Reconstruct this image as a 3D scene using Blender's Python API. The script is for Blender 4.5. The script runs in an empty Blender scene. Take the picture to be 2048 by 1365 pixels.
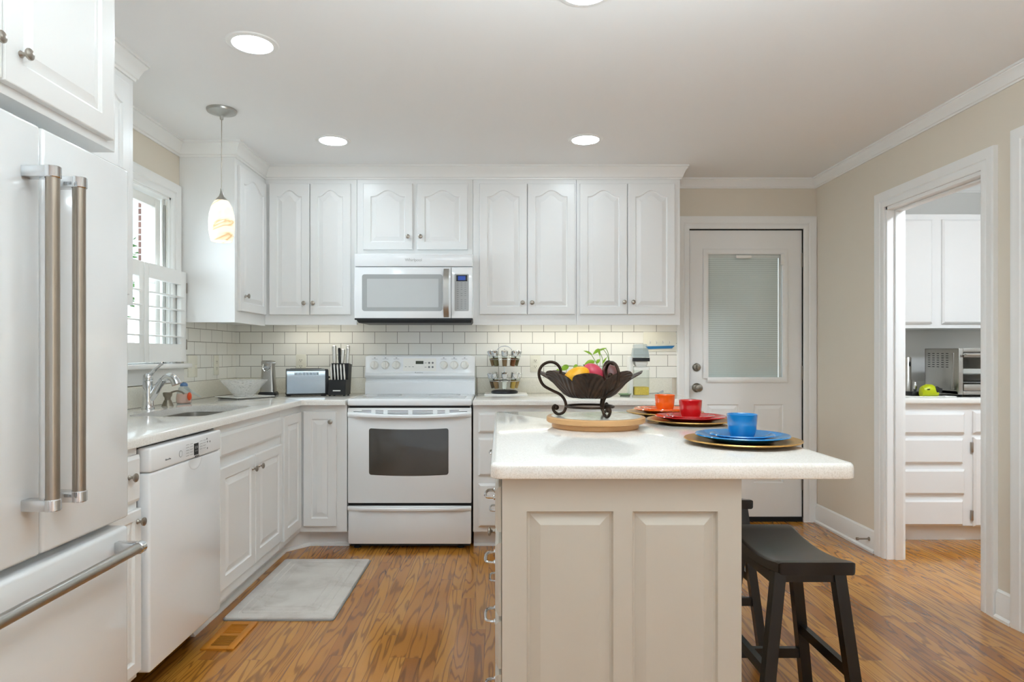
import bpy, bmesh, math, random
from mathutils import Vector, Matrix
random.seed(7)
PI = math.pi
SC = bpy.context.scene
COL = SC.collection

# ------------------------------------------------------------------ camera, sky, exposure
CZ = 1.19
cam = bpy.data.cameras.new('camera')
cam.lens = 22.85; cam.sensor_width = 36.0
cam.shift_x = 24 / 2048; cam.shift_y = 27.5 / 2048
cam.clip_start = 0.05
camo = bpy.data.objects.new('camera', cam); COL.objects.link(camo)
camo.location = (0, 0, CZ); camo.rotation_euler = (PI / 2, 0, 0)
SC.camera = camo

W = bpy.data.worlds.new('sky'); SC.world = W; W.use_nodes = True
bg = W.node_tree.nodes['Background']
# hazy sky, brightest on the sunny side beyond the sink window (-X)
_t = W.node_tree; _c = _t.nodes.new('ShaderNodeTexCoord'); _s = _t.nodes.new('ShaderNodeSeparateXYZ'); _r = _t.nodes.new('ShaderNodeMapRange')
_t.links.new(_c.outputs['Generated'], _s.inputs[0]); _t.links.new(_s.outputs[0], _r.inputs[0])
_r.interpolation_type = 'SMOOTHSTEP'
for _i, _v in ((1, -.92), (2, -.42), (3, 9.0), (4, .62)): _r.inputs[_i].default_value = _v
_t.links.new(_r.outputs[0], bg.inputs[1]); bg.inputs[0].default_value = (0.80, 0.91, 1.0, 1)
SC.view_settings.view_transform = 'Standard'
SC.view_settings.look = 'None'
SC.view_settings.gamma = 1
SC.view_settings.exposure = 0.9
SC.view_settings.use_curve_mapping = False
SC.cycles.max_bounces = 10
SC.cycles.diffuse_bounces = 6
SC.cycles.glossy_bounces = 4
SC.cycles.transmission_bounces = 8
SC.cycles.caustics_reflective = False
SC.cycles.caustics_refractive = False
SC.cycles.sample_clamp_indirect = 6
DOWNLIGHT = 27.0      # recessed ceiling lights
STRIP = 4.0           # strips under the wall cabinets
SHADE = .45           # glowing glass of the pendant
PANTRY = 80.0         # unseen ceiling light added to brighten the pantry

# ------------------------------------------------------------------ materials
def lin(h):
    h = h.lstrip('#')
    o = []
    for i in (0, 2, 4):
        c = int(h[i:i + 2], 16) / 255
        o.append(c / 12.92 if c <= .04045 else ((c + .055) / 1.055) ** 2.4)
    return (*o, 1)

class N:
    def __init__(s, name):
        s.m = bpy.data.materials.new(name); s.m.use_nodes = True
        s.t = s.m.node_tree
        s.b = s.t.nodes['Principled BSDF']
    def n(s, typ, **kw):
        d = s.t.nodes.new(typ)
        for k, v in kw.items():
            if k.startswith('i_'):
                key = k[2:]
                key = int(key) if key.isdigit() else key.replace('_', ' ')
                s.put(d.inputs[key], v)
            else:
                setattr(d, k, v)
        return d
    def put(s, sock, v):
        if hasattr(v, 'is_output'): s.t.links.new(v, sock)
        else: sock.default_value = v
    def math(s, op, a, b=0.0, c=0.0):
        d = s.n('ShaderNodeMath', operation=op)
        for i, v in enumerate((a, b, c)): s.put(d.inputs[i], v)
        return d.outputs[0]
    def mix(s, f, a, b, mode='MIX'):
        d = s.n('ShaderNodeMix', data_type='RGBA', blend_type=mode)
        s.put(d.inputs[0], f); s.put(d.inputs[6], a); s.put(d.inputs[7], b)
        return d.outputs[2]
    def ramp(s, f, *stops):
        d = s.n('ShaderNodeValToRGB'); s.put(d.inputs[0], f)
        e = d.color_ramp.elements
        while len(e) < len(stops): e.new(.5)
        for q, (p, c) in zip(e, stops):
            q.position = p; q.color = lin(c) if isinstance(c, str) else (c, c, c, 1)
        return d.outputs[0]
    def pos(s):
        g = s.n('ShaderNodeNewGeometry')
        x = s.n('ShaderNodeSeparateXYZ'); s.put(x.inputs[0], g.outputs['Position'])
        return x.outputs
    def obco(s): return s.n('ShaderNodeTexCoord').outputs['Object']
    def vec(s, x, y, z=0.0):
        d = s.n('ShaderNodeCombineXYZ')
        for i, v in enumerate((x, y, z)): s.put(d.inputs[i], v)
        return d.outputs[0]
    def noise(s, v, sc, det=2.0, rough=.5, dist=0.0):
        d = s.n('ShaderNodeTexNoise'); s.put(d.inputs['Vector'], v)
        d.inputs['Scale'].default_value = sc; d.inputs['Detail'].default_value = det
        d.inputs['Roughness'].default_value = rough; d.inputs['Distortion'].default_value = dist
        return d.outputs[0]
    def bump(s, h, strength=.2, dist=.01):
        d = s.n('ShaderNodeBump'); s.put(d.inputs['Height'], h)
        d.inputs['Strength'].default_value = strength; d.inputs['Distance'].default_value = dist
        s.put(s.b.inputs['Normal'], d.outputs[0])

def pm(name, col, rough=.5, metal=0.0, coat=0.0, trans=0.0, ior=1.45, emis=0.0, ecol=None, spec=.5, vary=0.0, vscale=30.0, bumps=0.0, bscale=200.0):
    k = N(name); b = k.b
    c = lin(col)
    b.inputs['Base Color'].default_value = c
    b.inputs['Roughness'].default_value = rough
    b.inputs['Metallic'].default_value = metal
    b.inputs['Coat Weight'].default_value = coat
    b.inputs['Coat Roughness'].default_value = .05
    b.inputs['Transmission Weight'].default_value = trans
    b.inputs['IOR'].default_value = ior
    b.inputs['Specular IOR Level'].default_value = spec
    if emis:
        b.inputs['Emission Color'].default_value = lin(ecol or col); b.inputs['Emission Strength'].default_value = emis
    if vary:
        f = k.noise(k.obco(), vscale, 3)
        d = tuple(x * (1 - vary) for x in c[:3]) + (1,)
        u = tuple(min(1, x * (1 + vary)) for x in c[:3]) + (1,)
        k.put(b.inputs['Base Color'], k.mix(f, d, u))
    if bumps:
        k.bump(k.noise(k.obco(), bscale, 3), bumps, .002)
    return k.m

M = {}
M['cab'] = pm('white_cabinet_paint', '#ebebea', .28, vary=.01, vscale=3)
M['trim'] = pm('white_trim_paint', '#eeeeec', .3, vary=.01, vscale=3)
M['ceil'] = pm('ceiling_paint', '#f0f0f0', .9, vary=.008, vscale=2)
M['wall'] = pm('beige_wall_paint', '#ded5c6', .8, vary=.012, vscale=3, bumps=.03, bscale=300)
M['wall_pantry'] = pm('pale_grey_wall_paint', '#dcdbd7', .8, vary=.01, vscale=3)
M['isl'] = pm('shaded_island_paint', '#c6c0b5', .35, vary=.01, vscale=3)  # greyed below its own white to stand for the shade on its front
M['enamel'] = pm('white_appliance_enamel', '#eef0f2', .16, coat=.4, vary=.006, vscale=3)
M['fridge'] = pm('fridge_enamel', '#e9ebec', .14, coat=.5, vary=.006, vscale=2)
M['plastic'] = pm('white_plastic', '#ecebe6', .35, vary=.01)
M['ivory'] = pm('ivory_plate_plastic', '#e6e4d6', .35, vary=.01)
M['greyplastic'] = pm('grey_plastic', '#a9aaaa', .35, vary=.03)
M['steel'] = pm('brushed_steel', '#b5b3ae', .3, 1, vary=.06, vscale=90)
M['polished'] = pm('polished_toaster_steel', '#8d959b', .22, 1, vary=.05, vscale=14)
M['bar'] = pm('handle_bar_steel', '#a79d91', .3, 1, vary=.1, vscale=12)
M['chrome'] = pm('chrome', '#d6d8da', .08, 1, vary=.02)
M['nickel'] = pm('satin_nickel', '#a8a096', .3, 1, vary=.05)
M['darknickel'] = pm('aged_nickel', '#8b857a', .34, 1, vary=.08)
M['black'] = pm('black_plastic', '#17181a', .4, vary=.05)
M['rubber'] = pm('black_rubber', '#101010', .7, vary=.05)
M['gap'] = pm('dark_gap', '#1c1b1a', .9, vary=.05)
M['stoolblack'] = pm('black_stool_lacquer', '#090a0c', .28, coat=.15, vary=.1, vscale=12)
M['cooktop'] = pm('cooktop_glass', '#cfd2d4', .08, coat=.5, vary=.04, vscale=160)
M['ovenglass'] = pm('oven_glass', '#4a4743', .07, coat=.3, vary=.25, vscale=4)
M['mwglass'] = pm('microwave_window', '#c2c5c5', .12, vary=.04, vscale=6)
M['mwframe'] = pm('microwave_window_border', '#a7a9a9', .2, vary=.02)
M['display'] = pm('blue_display', '#1a2a55', .2, emis=.25, ecol='#3058c0', vary=.3, vscale=60)
M['lcd'] = pm('green_lcd', '#3c4235', .25, vary=.1)
M['ink'] = pm('grey_print', '#77797b', .5, vary=.02)
M['darkink'] = pm('dark_print', '#35373a', .5, vary=.02)
def thin(name, tint, ior=1.45, rough=.02, body=0.0, facets=0):
    """thin clear sheet: mirror-like part by angle over a see-through part"""
    k = N(name); t = k.t; out = t.nodes['Material Output']
    fr = k.n('ShaderNodeFresnel'); fr.inputs[0].default_value = ior
    g = k.n('ShaderNodeBsdfGlossy'); g.inputs['Roughness'].default_value = rough
    tr = k.n('ShaderNodeBsdfTransparent'); tr.inputs[0].default_value = lin(tint)
    m = k.n('ShaderNodeMixShader'); k.put(m.inputs[0], k.math('MULTIPLY', fr.outputs[0], k.math('SUBTRACT', 1.0, k.n('ShaderNodeNewGeometry').outputs['Backfacing']))); t.links.new(tr.outputs[0], m.inputs[1]); t.links.new(g.outputs[0], m.inputs[2])
    if facets:
        v = k.n('ShaderNodeTexVoronoi'); k.put(v.inputs['Vector'], k.obco()); v.inputs['Scale'].default_value = facets
        bp = k.n('ShaderNodeBump'); k.put(bp.inputs['Height'], v.outputs['Distance']); bp.inputs['Strength'].default_value = 1.0; bp.inputs['Distance'].default_value = .02
        t.links.new(bp.outputs[0], g.inputs['Normal']); t.links.new(bp.outputs[0], fr.inputs['Normal'])
    last = m
    if body:
        df = k.n('ShaderNodeBsdfDiffuse'); df.inputs[0].default_value = lin(tint)
        last = k.n('ShaderNodeMixShader'); last.inputs[0].default_value = body
        t.links.new(m.outputs[0], last.inputs[1]); t.links.new(df.outputs[0], last.inputs[2])
    t.links.new(last.outputs[0], out.inputs[0]); t.nodes.remove(k.b)
    return k.m
M['glass'] = thin('clear_glass', '#fbfdfd', 1.35)
M['jarglass'] = thin('jar_glass', '#fafcfb', 1.35)
M['lamp'] = pm('lit_diffuser', '#ffffff', .5, emis=DOWNLIGHT, ecol='#e6f6ff')
M['strip'] = pm('lit_strip', '#ffffff', .5, emis=STRIP, ecol='#fffaea')
M['pantryfill'] = pm('pantry_fill_diffuser', '#ffffff', .5, emis=PANTRY, ecol='#e6f3ff')
M['orange'] = pm('orange_glaze', '#ee6a1c', .12, coat=.6, vary=.03)
M['red'] = pm('red_glaze', '#c3161b', .12, coat=.6, vary=.03)
M['blue'] = pm('blue_glaze', '#127ab8', .12, coat=.6, vary=.03)
M['gold'] = pm('gold_charger_lacquer', '#c49856', .3, .65, vary=.15, vscale=9)
M['iron'] = pm('bronzed_iron', '#3a2c22', .38, .75, vary=.5, vscale=28)
M['woodend'] = pm('maple_edge', '#c89a68', .4, vary=.12, vscale=22)
M['spice'] = pm('ground_spice', '#7d6245', .9, vary=.15, vscale=120)
M['leaf'] = pm('green_leaf', '#8fbb2e', .4, vary=.2, vscale=40)
M['stem'] = pm('plant_stem', '#7f9a4c', .5, vary=.1)
M['corn'] = pm('yellow_kernels', '#e5c04e', .6, vary=.35, vscale=150, bumps=.8, bscale=160)
M['mango'] = pm('yellow_mango_skin', '#eaa91c', .35, vary=.1, vscale=14)
M['apple'] = pm('pink_red_skin', '#c84358', .3, vary=.25, vscale=18)
M['peach'] = pm('peach_skin', '#d97a52', .45, vary=.2, vscale=22)
M['plum'] = pm('dark_mango_skin', '#6d4440', .35, vary=.25, vscale=16)
M['vent'] = pm('orange_oak', '#c07a22', .4, vary=.12, vscale=24)
M['knifesteel'] = pm('knife_handle_steel', '#c9c6c0', .3, .85, vary=.05)
M['bronze'] = pm('brushed_pewter', '#8d8577', .36, 1, vary=.08)
M['pink'] = pm('pink_soap', '#f0bfa8', .2, vary=.03)
M['clearpl'] = thin('clear_plastic', '#e9eef0', 1.4, .05, .12)
M['bluepl'] = pm('blue_plastic', '#5677a0', .3, vary=.2, vscale=80)
M['redor'] = pm('orange_red_plastic', '#d2491a', .3, vary=.1, vscale=30)
M['lime'] = pm('lime_plastic', '#b9c40b', .35, vary=.06)
M['hull'] = pm('blue_paint', '#1d6fa5', .4, vary=.08, vscale=60)
M['green_glass'] = pm('pale_green_glass', '#a9c7a0', .1, trans=.4, vary=.04)
M['bark'] = pm('bark', '#6b5646', .9, vary=.2)
M['outleaf'] = pm('garden_leaves', '#5d8a4a', .6, vary=.3, vscale=8)
M['outwhite'] = pm('white_porch_paint', '#e6e9ee', .6, vary=.02)
M['outground'] = pm('pale_bounce_ground', '#c4c3be', .9, vary=.2, vscale=3)

def m_floor():
    k = N('oak_floor'); x, y, z = k.pos()[0:3]
    w, L = .062, 1.15
    xs = k.math('DIVIDE', x, w); row = k.math('FLOOR', xs); fx = k.math('FRACT', xs)
    wn = k.n('ShaderNodeTexWhiteNoise', noise_dimensions='1D'); k.put(wn.inputs['W'], row)
    ys = k.math('ADD', k.math('DIVIDE', y, L), k.math('MULTIPLY', wn.outputs['Value'], 7.3))
    idx = k.math('FLOOR', ys); fy = k.math('FRACT', ys)
    w2 = k.n('ShaderNodeTexWhiteNoise', noise_dimensions='2D'); k.put(w2.inputs['Vector'], k.vec(row, idx))
    v = w2.outputs['Value']
    gx = k.math('ADD', k.math('MULTIPLY', x, 9.0), k.math('MULTIPLY', v, 37.0))
    gy = k.math('ADD', k.math('MULTIPLY', y, .85), k.math('MULTIPLY', v, 53.0))
    g = k.noise(k.vec(gx, gy, k.math('MULTIPLY', v, 19.0)), 1.0, 2.5, .45, .25)
    s = k.math('SINE', k.math('MULTIPLY', g, 88.0))
    fine = k.noise(k.vec(k.math('MULTIPLY', x, 420.0), k.math('MULTIPLY', y, 9.0), v), 1.0, 2, .6)
    lines = k.ramp(k.math('MULTIPLY_ADD', s, .5, .5), (0.0, .0), (.72, .1), (.98, 1.0))
    base = k.ramp(v, (0.0, '#ac6d27'), (.2, '#c0802f'), (.55, '#c98c3a'), (.85, '#b8782d'), (1.0, '#985d23'))
    c = k.mix(k.math('MULTIPLY', k.math('MULTIPLY', lines, k.math('MULTIPLY_ADD', fine, .5, .45)), .8), base, lin('#573113'))
    c = k.mix(k.math('MULTIPLY', fine, .22), c, lin('#7a4a1e'))
    d = k.math('MINIMUM', k.math('MULTIPLY', k.math('MINIMUM', fx, k.math('SUBTRACT', 1.0, fx)), w),
               k.math('MULTIPLY', k.math('MINIMUM', fy, k.math('SUBTRACT', 1.0, fy)), L))
    seam = k.math('LESS_THAN', d, .0007)
    c = k.mix(k.math('MULTIPLY', seam, .6), c, lin('#2d1808'))
    k.put(k.b.inputs['Base Color'], c)
    k.b.inputs['Roughness'].default_value = .2
    k.b.inputs['Coat Weight'].default_value = .35; k.b.inputs['Coat Roughness'].default_value = .12
    k.bump(k.math('SUBTRACT', 1.0, k.math('ADD', seam, k.math('MULTIPLY', lines, .15))), .12, .001)
    return k.m
M['floor'] = m_floor()

def m_tile(name, axis):
    k = N(name); p = k.pos()
    u = k.math('ADD', p[axis], 1.8505 + .1601 * 20); v = k.math('SUBTRACT', p[2], 1.026)
    b = k.n('ShaderNodeTexBrick'); k.put(b.inputs['Vector'], k.vec(u, v))
    b.offset = .5; b.offset_frequency = 2
    for nm, val in (('Scale', 1.0), ('Mortar Size', .0019), ('Mortar Smooth', .15), ('Bias', 0.0), ('Brick Width', .1601), ('Row Height', .0815)):
        b.inputs[nm].default_value = val
    b.inputs['Color1'].default_value = lin('#f1f0ea'); b.inputs['Color2'].default_value = lin('#eeede6'); b.inputs['Mortar'].default_value = lin('#8f8d84')
    k.put(k.b.inputs['Base Color'], b.outputs['Color'])
    k.put(k.b.inputs['Roughness'], k.math('MULTIPLY_ADD', b.outputs['Fac'], .6, .12))
    k.bump(k.math('SUBTRACT', 1.0, b.outputs['Fac']), .4, .002)
    return k.m
M['tile_x'] = m_tile('subway_tile_back', 0); M['tile_y'] = m_tile('subway_tile_side', 1)

def m_quartz(name, a, b_, c_, rough=.1):
    k = N(name); o = k.n('ShaderNodeNewGeometry').outputs['Position']
    f = k.noise(o, 260, 3, .7); g = k.noise(o, 9, 3)
    c = k.mix(k.ramp(f, (.45, 0.0), (.62, 1.0)), lin(a), lin(b_))
    c = k.mix(k.math('MULTIPLY', g, .25), c, lin(c_))
    k.put(k.b.inputs['Base Color'], c); k.b.inputs['Roughness'].default_value = rough
    k.b.inputs['Coat Weight'].default_value = .3
    return k.m
M['quartz'] = m_quartz('white_quartz', '#efece7', '#ded9d1', '#e6e2da')
M['splash'] = m_quartz('quartz_upstand', '#e8e5d9', '#d8d4c6', '#dcd9cb', .15)

def m_shade():
    k = N('swirled_art_glass'); o = k.obco()
    x = k.n('ShaderNodeSeparateXYZ'); k.put(x.inputs[0], o); q = x.outputs
    t = k.math('ADD', k.math('MULTIPLY', q[2], 9.0), k.math('MULTIPLY', q[0], -5.0))
    f = k.noise(k.vec(k.math('MULTIPLY', q[0], 3.0), k.math('MULTIPLY', q[1], 3.0), k.math('MULTIPLY', t, 1.3)), 1.0, 3, .5, .6)
    c = k.ramp(f, (.35, '#fff8e6'), (.52, '#fff3d8'), (.57, '#dcbc86'), (.62, '#fff0d0'), (.8, '#fffaf0'))
    k.put(k.b.inputs['Base Color'], c); k.put(k.b.inputs['Emission Color'], c)
    k.b.inputs['Emission Strength'].default_value = SHADE * .62; k.b.inputs['Roughness'].default_value = .15
    return k.m
M['shade'] = m_shade()

def m_rug():
    k = N('pale_pile_rug'); o = k.n('ShaderNodeNewGeometry').outputs['Position']
    a = k.noise(o, 5, 4, .6, .5); b = k.noise(o, 420, 2)
    c = k.ramp(a, (.3, '#c4bcb4'), (.5, '#dcd6cf'), (.7, '#e4dfd8'))
    c = k.mix(k.math('MULTIPLY', b, .3), c, lin('#b0a8a0'))
    k.put(k.b.inputs['Base Color'], c); k.b.inputs['Roughness'].default_value = .95
    k.bump(b, .6, .004); return k.m
M['rug'] = m_rug()
M['rugedge'] = pm('rug_binding', '#8b8986', .9, vary=.1, vscale=200)

def m_marble():
    k = N('marble_board_top'); o = k.obco()
    f = k.noise(o, 14, 5, .6, 1.2)
    k.put(k.b.inputs['Base Color'], k.ramp(f, (.4, '#e3dfd8'), (.52, '#cfc9c0'), (.6, '#e6e3dd')))
    k.b.inputs['Roughness'].default_value = .15
    return k.m
M['marble'] = m_marble()

def m_blinds():
    k = N('pleated_blind'); p = k.pos()
    f = k.math('FRACT', k.math('DIVIDE', p[2], .0145))
    c = k.ramp(f, (0.0, '#aab1ad'), (.18, '#dde2de'), (.8, '#e9ede9'), (1.0, '#c3cac6'))
    k.put(k.b.inputs['Base Color'], c); k.b.inputs['Roughness'].default_value = .5
    k.bump(f, .5, .004); return k.m
M['blind'] = m_blinds()

def m_leafbowl():
    k = N('embossed_bronze_leaf'); o = k.obco()
    x = k.n('ShaderNodeSeparateXYZ'); k.put(x.inputs[0], o); q = x.outputs
    ang = k.math('ARCTAN2', q[1], q[0])
    r = k.math('SQRT', k.math('ADD', k.math('MULTIPLY', q[0], q[0]), k.math('MULTIPLY', q[1], q[1])))
    tri = k.math('PINGPONG', k.math('ADD', ang, 10 * PI + math.radians(10)), PI / 8)
    veins = k.math('SINE', k.math('ADD', k.math('MULTIPLY', tri, 46.0), k.math('MULTIPLY', r, -120.0)))
    c = k.ramp(k.noise(o, 18, 4, .6), (.3, '#2c211b'), (.6, '#4a382c'), (.8, '#76573c'))
    k.put(k.b.inputs['Base Color'], c); k.b.inputs['Metallic'].default_value = .6; k.b.inputs['Roughness'].default_value = .4
    k.bump(veins, .5, .003); return k.m
M['leafbowl'] = m_leafbowl()

M['crystal'] = thin('cut_crystal', '#ffffff', 2.0, .05, .22, 55)

def m_brick_out():
    k = N('garden_brick'); p = k.pos()
    b = k.n('ShaderNodeTexBrick'); k.put(b.inputs['Vector'], k.vec(k.math('ADD', p[0], p[1]), p[2]))
    for nm, val in (('Scale', 1.0), ('Mortar Size', .008), ('Brick Width', .21), ('Row Height', .075)): b.inputs[nm].default_value = val
    b.inputs['Color1'].default_value = lin('#7d5a50'); b.inputs['Color2'].default_value = lin('#694a42'); b.inputs['Mortar'].default_value = lin('#b9b3ae')
    k.put(k.b.inputs['Base Color'], b.outputs['Color']); k.b.inputs['Roughness'].default_value = .9
    return k.m
M['brick'] = m_brick_out()

# ------------------------------------------------------------------ mesh helpers
ORG = {}
def nb(): return bmesh.new()

def merge(bm, t, Mx=None):
    mp = {}
    for v in t.verts: mp[v] = bm.verts.new(Mx @ v.co if Mx else v.co)
    for f in t.faces:
        try: bm.faces.new([mp[v] for v in f.verts])
        except ValueError: pass
    t.free()

def box(bm, x0, x1, y0, y1, z0, z1, bev=0.0, seg=2, Mx=None):
    t = bmesh.new()
    vs = [t.verts.new((x, y, z)) for x in (x0, x1) for y in (y0, y1) for z in (z0, z1)]
    for q in ((0, 1, 3, 2), (4, 6, 7, 5), (0, 4, 5, 1), (2, 3, 7, 6), (0, 2, 6, 4), (1, 5, 7, 3)):
        t.faces.new([vs[i] for i in q])
    if bev:
        bmesh.ops.bevel(t, geom=list(t.edges), offset=bev, segments=seg, profile=.5, affect='EDGES')
    merge(bm, t, Mx); return bm

def loft(bm, lps, cap0=True, cap1=True, closed=True):
    rings = [[bm.verts.new(p) for p in l] for l in lps]
    n = len(rings[0])
    for a, b in zip(rings, rings[1:]):
        for i in range(n if closed else n - 1):
            j = (i + 1) % n
            try: bm.faces.new((a[i], a[j], b[j], b[i]))
            except ValueError: pass
    for r, c in ((rings[0], cap0), (rings[-1], cap1)):
        if c:
            try: bm.faces.new(r)
            except ValueError: pass
    return bm

def lathe(bm, prof, c=(0, 0, 0), n=28, Mx=None, rad=None):
    t = bmesh.new(); rings = []
    for (r, z) in prof:
        if r < 1e-6: rings.append([t.verts.new((0, 0, z))])
        else: rings.append([t.verts.new((r * (rad(2 * PI * i / n) if rad else 1) * math.cos(2 * PI * i / n), r * (rad(2 * PI * i / n) if rad else 1) * math.sin(2 * PI * i / n), z)) for i in range(n)])
    for a, b in zip(rings, rings[1:]):
        for i in range(n):
            j = (i + 1) % n
            if len(a) == 1 and len(b) == 1: continue
            if len(a) == 1: t.faces.new((a[0], b[j], b[i]))
            elif len(b) == 1: t.faces.new((a[i], a[j], b[0]))
            else: t.faces.new((a[i], a[j], b[j], b[i]))
    T = Matrix.Translation(c)
    merge(bm, t, T @ Mx if Mx else T); return bm

def axis(d):
    return Vector((0, 0, 1)).rotation_difference(Vector(d).normalized()).to_matrix().to_4x4()

def cyl(bm, p, q, r, n=16, r2=None):
    p = Vector(p); q = Vector(q); h = (q - p).length
    return lathe(bm, [(0, 0), (r, 0), (r if r2 is None else r2, h), (0, h)], p, n, axis(q - p))

def tube(bm, pts, r, n=8, closed=False):
    pts = [Vector(p) for p in pts]; m = len(pts)
    rs = r if isinstance(r, (list, tuple)) else [r] * m
    tan = []
    for i in range(m):
        a = pts[(i - 1) % m] if closed or i > 0 else pts[i]
        b = pts[(i + 1) % m] if closed or i < m - 1 else pts[i]
        tan.append((b - a).normalized())
    up = Vector((0, 0, 1)) if abs(tan[0].z) < .9 else Vector((1, 0, 0))
    nrm = (up - tan[0] * up.dot(tan[0])).normalized(); lps = []
    for i in range(m):
        if i:
            nrm = tan[i - 1].rotation_difference(tan[i]) @ nrm
            nrm = (nrm - tan[i] * nrm.dot(tan[i])).normalized()
        bn = tan[i].cross(nrm)
        lps.append([pts[i] + (nrm * math.cos(2 * PI * k / n) + bn * math.sin(2 * PI * k / n)) * rs[i] for k in range(n)])
    if closed: lps.append(lps[0])
    return loft(bm, lps, not closed, not closed)

def spl(pts, k=6):
    pts = [Vector(p) for p in pts]; out = []
    for i in range(len(pts) - 1):
        p0 = pts[max(i - 1, 0)]; p1 = pts[i]; p2 = pts[i + 1]; p3 = pts[min(i + 2, len(pts) - 1)]
        for j in range(k):
            t = j / k
            out.append(.5 * (2 * p1 + (p2 - p0) * t + (2 * p0 - 5 * p1 + 4 * p2 - p3) * t * t + (3 * p1 - p0 - 3 * p2 + p3) * t ** 3))
    out.append(pts[-1]); return out

def sweep(bm, path, prof, n, flip=1):
    """prof: (a, b): a sideways from the path (to its right, times flip), b along n; mitred corners"""
    path = [Vector(p) for p in path]; n = Vector(n); lps = []
    for i in range(len(path)):
        d0 = (path[i] - path[i - 1]).normalized() if i else None
        d1 = (path[i + 1] - path[i]).normalized() if i < len(path) - 1 else None
        s0 = d0.cross(n) * flip if d0 else None; s1 = d1.cross(n) * flip if d1 else None
        if s0 is None: s = s1
        elif s1 is None: s = s0
        else:
            s = (s0 + s1).normalized(); s = s / max(.2, s.dot(s0))
        lps.append([path[i] + s * a + n * b for (a, b) in prof])
    return loft(bm, lps)

def rpoly(pts, rad, k=6):
    out = []; m = len(pts)
    for i in range(m):
        p = Vector((*pts[i], 0)); r = rad[i] if isinstance(rad, (list, tuple)) else rad
        if r <= 0: out.append((p.x, p.y)); continue
        a = (Vector((*pts[i - 1], 0)) - p).normalized(); b = (Vector((*pts[(i + 1) % m], 0)) - p).normalized()
        ang = a.angle(b); t = r / math.tan(ang / 2); c = p + (a + b).normalized() * (r / math.sin(ang / 2))
        s = p + a * t - c; e = p + b * t - c
        for j in range(k + 1):
            u = j / k; sn = math.sin(s.angle(e))
            w = s * (math.sin((1 - u) * s.angle(e)) / sn) + e * (math.sin(u * s.angle(e)) / sn)
            out.append(((c + w).x, (c + w).y))
    return out

def inset(pts, d):
    m = len(pts); out = []
    for i in range(m):
        p = Vector(pts[i]); a = (p - Vector(pts[i - 1])).normalized(); b = (Vector(pts[(i + 1) % m]) - p).normalized()
        na = Vector((-a.y, a.x)); nb_ = Vector((-b.y, b.x)); s = (na + nb_)
        s = s.normalized() if s.length > 1e-6 else na
        out.append(tuple(p + s * (d / max(.3, s.dot(na)))))
    return out

def slab(bm, outer, z0, z1, r=0.0, holes=(), seg=3, rb=0.0):
    """flat slab from a counter-clockwise outline, rounded upper (r) and lower (rb) rims, with holes"""
    st = []
    if rb:
        for i in range(seg + 1):
            t = PI / 2 * i / seg; st.append((rb * (1 - math.sin(t)), z0 + rb * (1 - math.cos(t))))
    else: st.append((0, z0))
    if r:
        for i in range(seg + 1):
            t = PI / 2 * i / seg; st.append((r * (1 - math.cos(t)), z1 - r + r * math.sin(t)))
    else: st.append((0, z1))
    rings = [[bm.verts.new((*p, z)) for p in (inset(outer, d) if d > 1e-9 else outer)] for d, z in st]
    m = len(outer)
    for a, b in zip(rings, rings[1:]):
        for i in range(m): bm.faces.new((a[i], a[(i + 1) % m], b[(i + 1) % m], b[i]))
    hl = []
    for h in holes:
        a = [bm.verts.new((*p, z0)) for p in h]; b = [bm.verts.new((*p, z1)) for p in h]; hl.append((a, b))
        for i in range(len(h)): bm.faces.new((a[i], b[i], b[(i + 1) % len(h)], a[(i + 1) % len(h)]))
    if not holes:
        bm.faces.new(rings[0]); bm.faces.new(rings[-1])
    else:
        for lp, k in ((rings[0], 0), (rings[-1], 1)):
            es = []
            for L in [lp] + [h[k] for h in hl]:
                for i in range(len(L)):
                    e = bm.edges.get((L[i], L[(i + 1) % len(L)])); es.append(e)
            bmesh.ops.triangle_fill(bm, use_beauty=True, use_dissolve=False, edges=es)
    return bm

def rrect(x0, x1, y0, y1, r, k=5):
    return rpoly([(x0, y0), (x1, y0), (x1, y1), (x0, y1)], r, k)

def ell(bm, c, rx, ry, rz, n=20, m=12, Mx=None):
    prof = [(math.sin(PI * i / m), -math.cos(PI * i / m)) for i in range(m + 1)]
    S = Matrix.Diagonal((rx, ry, rz, 1))
    return lathe(bm, prof, c, n, (Mx @ S) if Mx else S)

def finish(bm, ang=32):
    bmesh.ops.remove_doubles(bm, verts=bm.verts, dist=1e-6)
    bmesh.ops.recalc_face_normals(bm, faces=bm.faces)
    a = math.radians(ang)
    for e in bm.edges:
        if len(e.link_faces) != 2 or e.calc_face_angle(0) > a: e.smooth = False
    for f in bm.faces: f.smooth = True

def obj(name, bm, mat, parent=None, ang=32):
    finish(bm, ang)
    o_ = ORG.get(parent) if parent else None
    if o_: bmesh.ops.translate(bm, verts=bm.verts, vec=-o_)
    me = bpy.data.meshes.new(name); bm.to_mesh(me); bm.free()
    me.materials.append(M[mat] if isinstance(mat, str) else mat)
    o = bpy.data.objects.new(name, me); COL.objects.link(o)
    if parent: o.parent = parent
    ORG[o] = o_ if o_ else Vector((0, 0, 0))
    return o

def tag(o, label, cat, group=None):
    o['label'] = label; o['category'] = cat
    if group: o['group'] = group
    return o

def thing(name, label, cat, loc=(0, 0, 0), group=None):
    o = bpy.data.objects.new(name, None); COL.objects.link(o); o.location = loc; o.empty_display_size = .1
    ORG[o] = Vector(loc); return tag(o, label, cat, group)

def struct(name, bm, mat, parent=None):
    o = obj(name, bm, mat, parent)
    if not parent: o['kind'] = 'structure'
    return o

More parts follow.
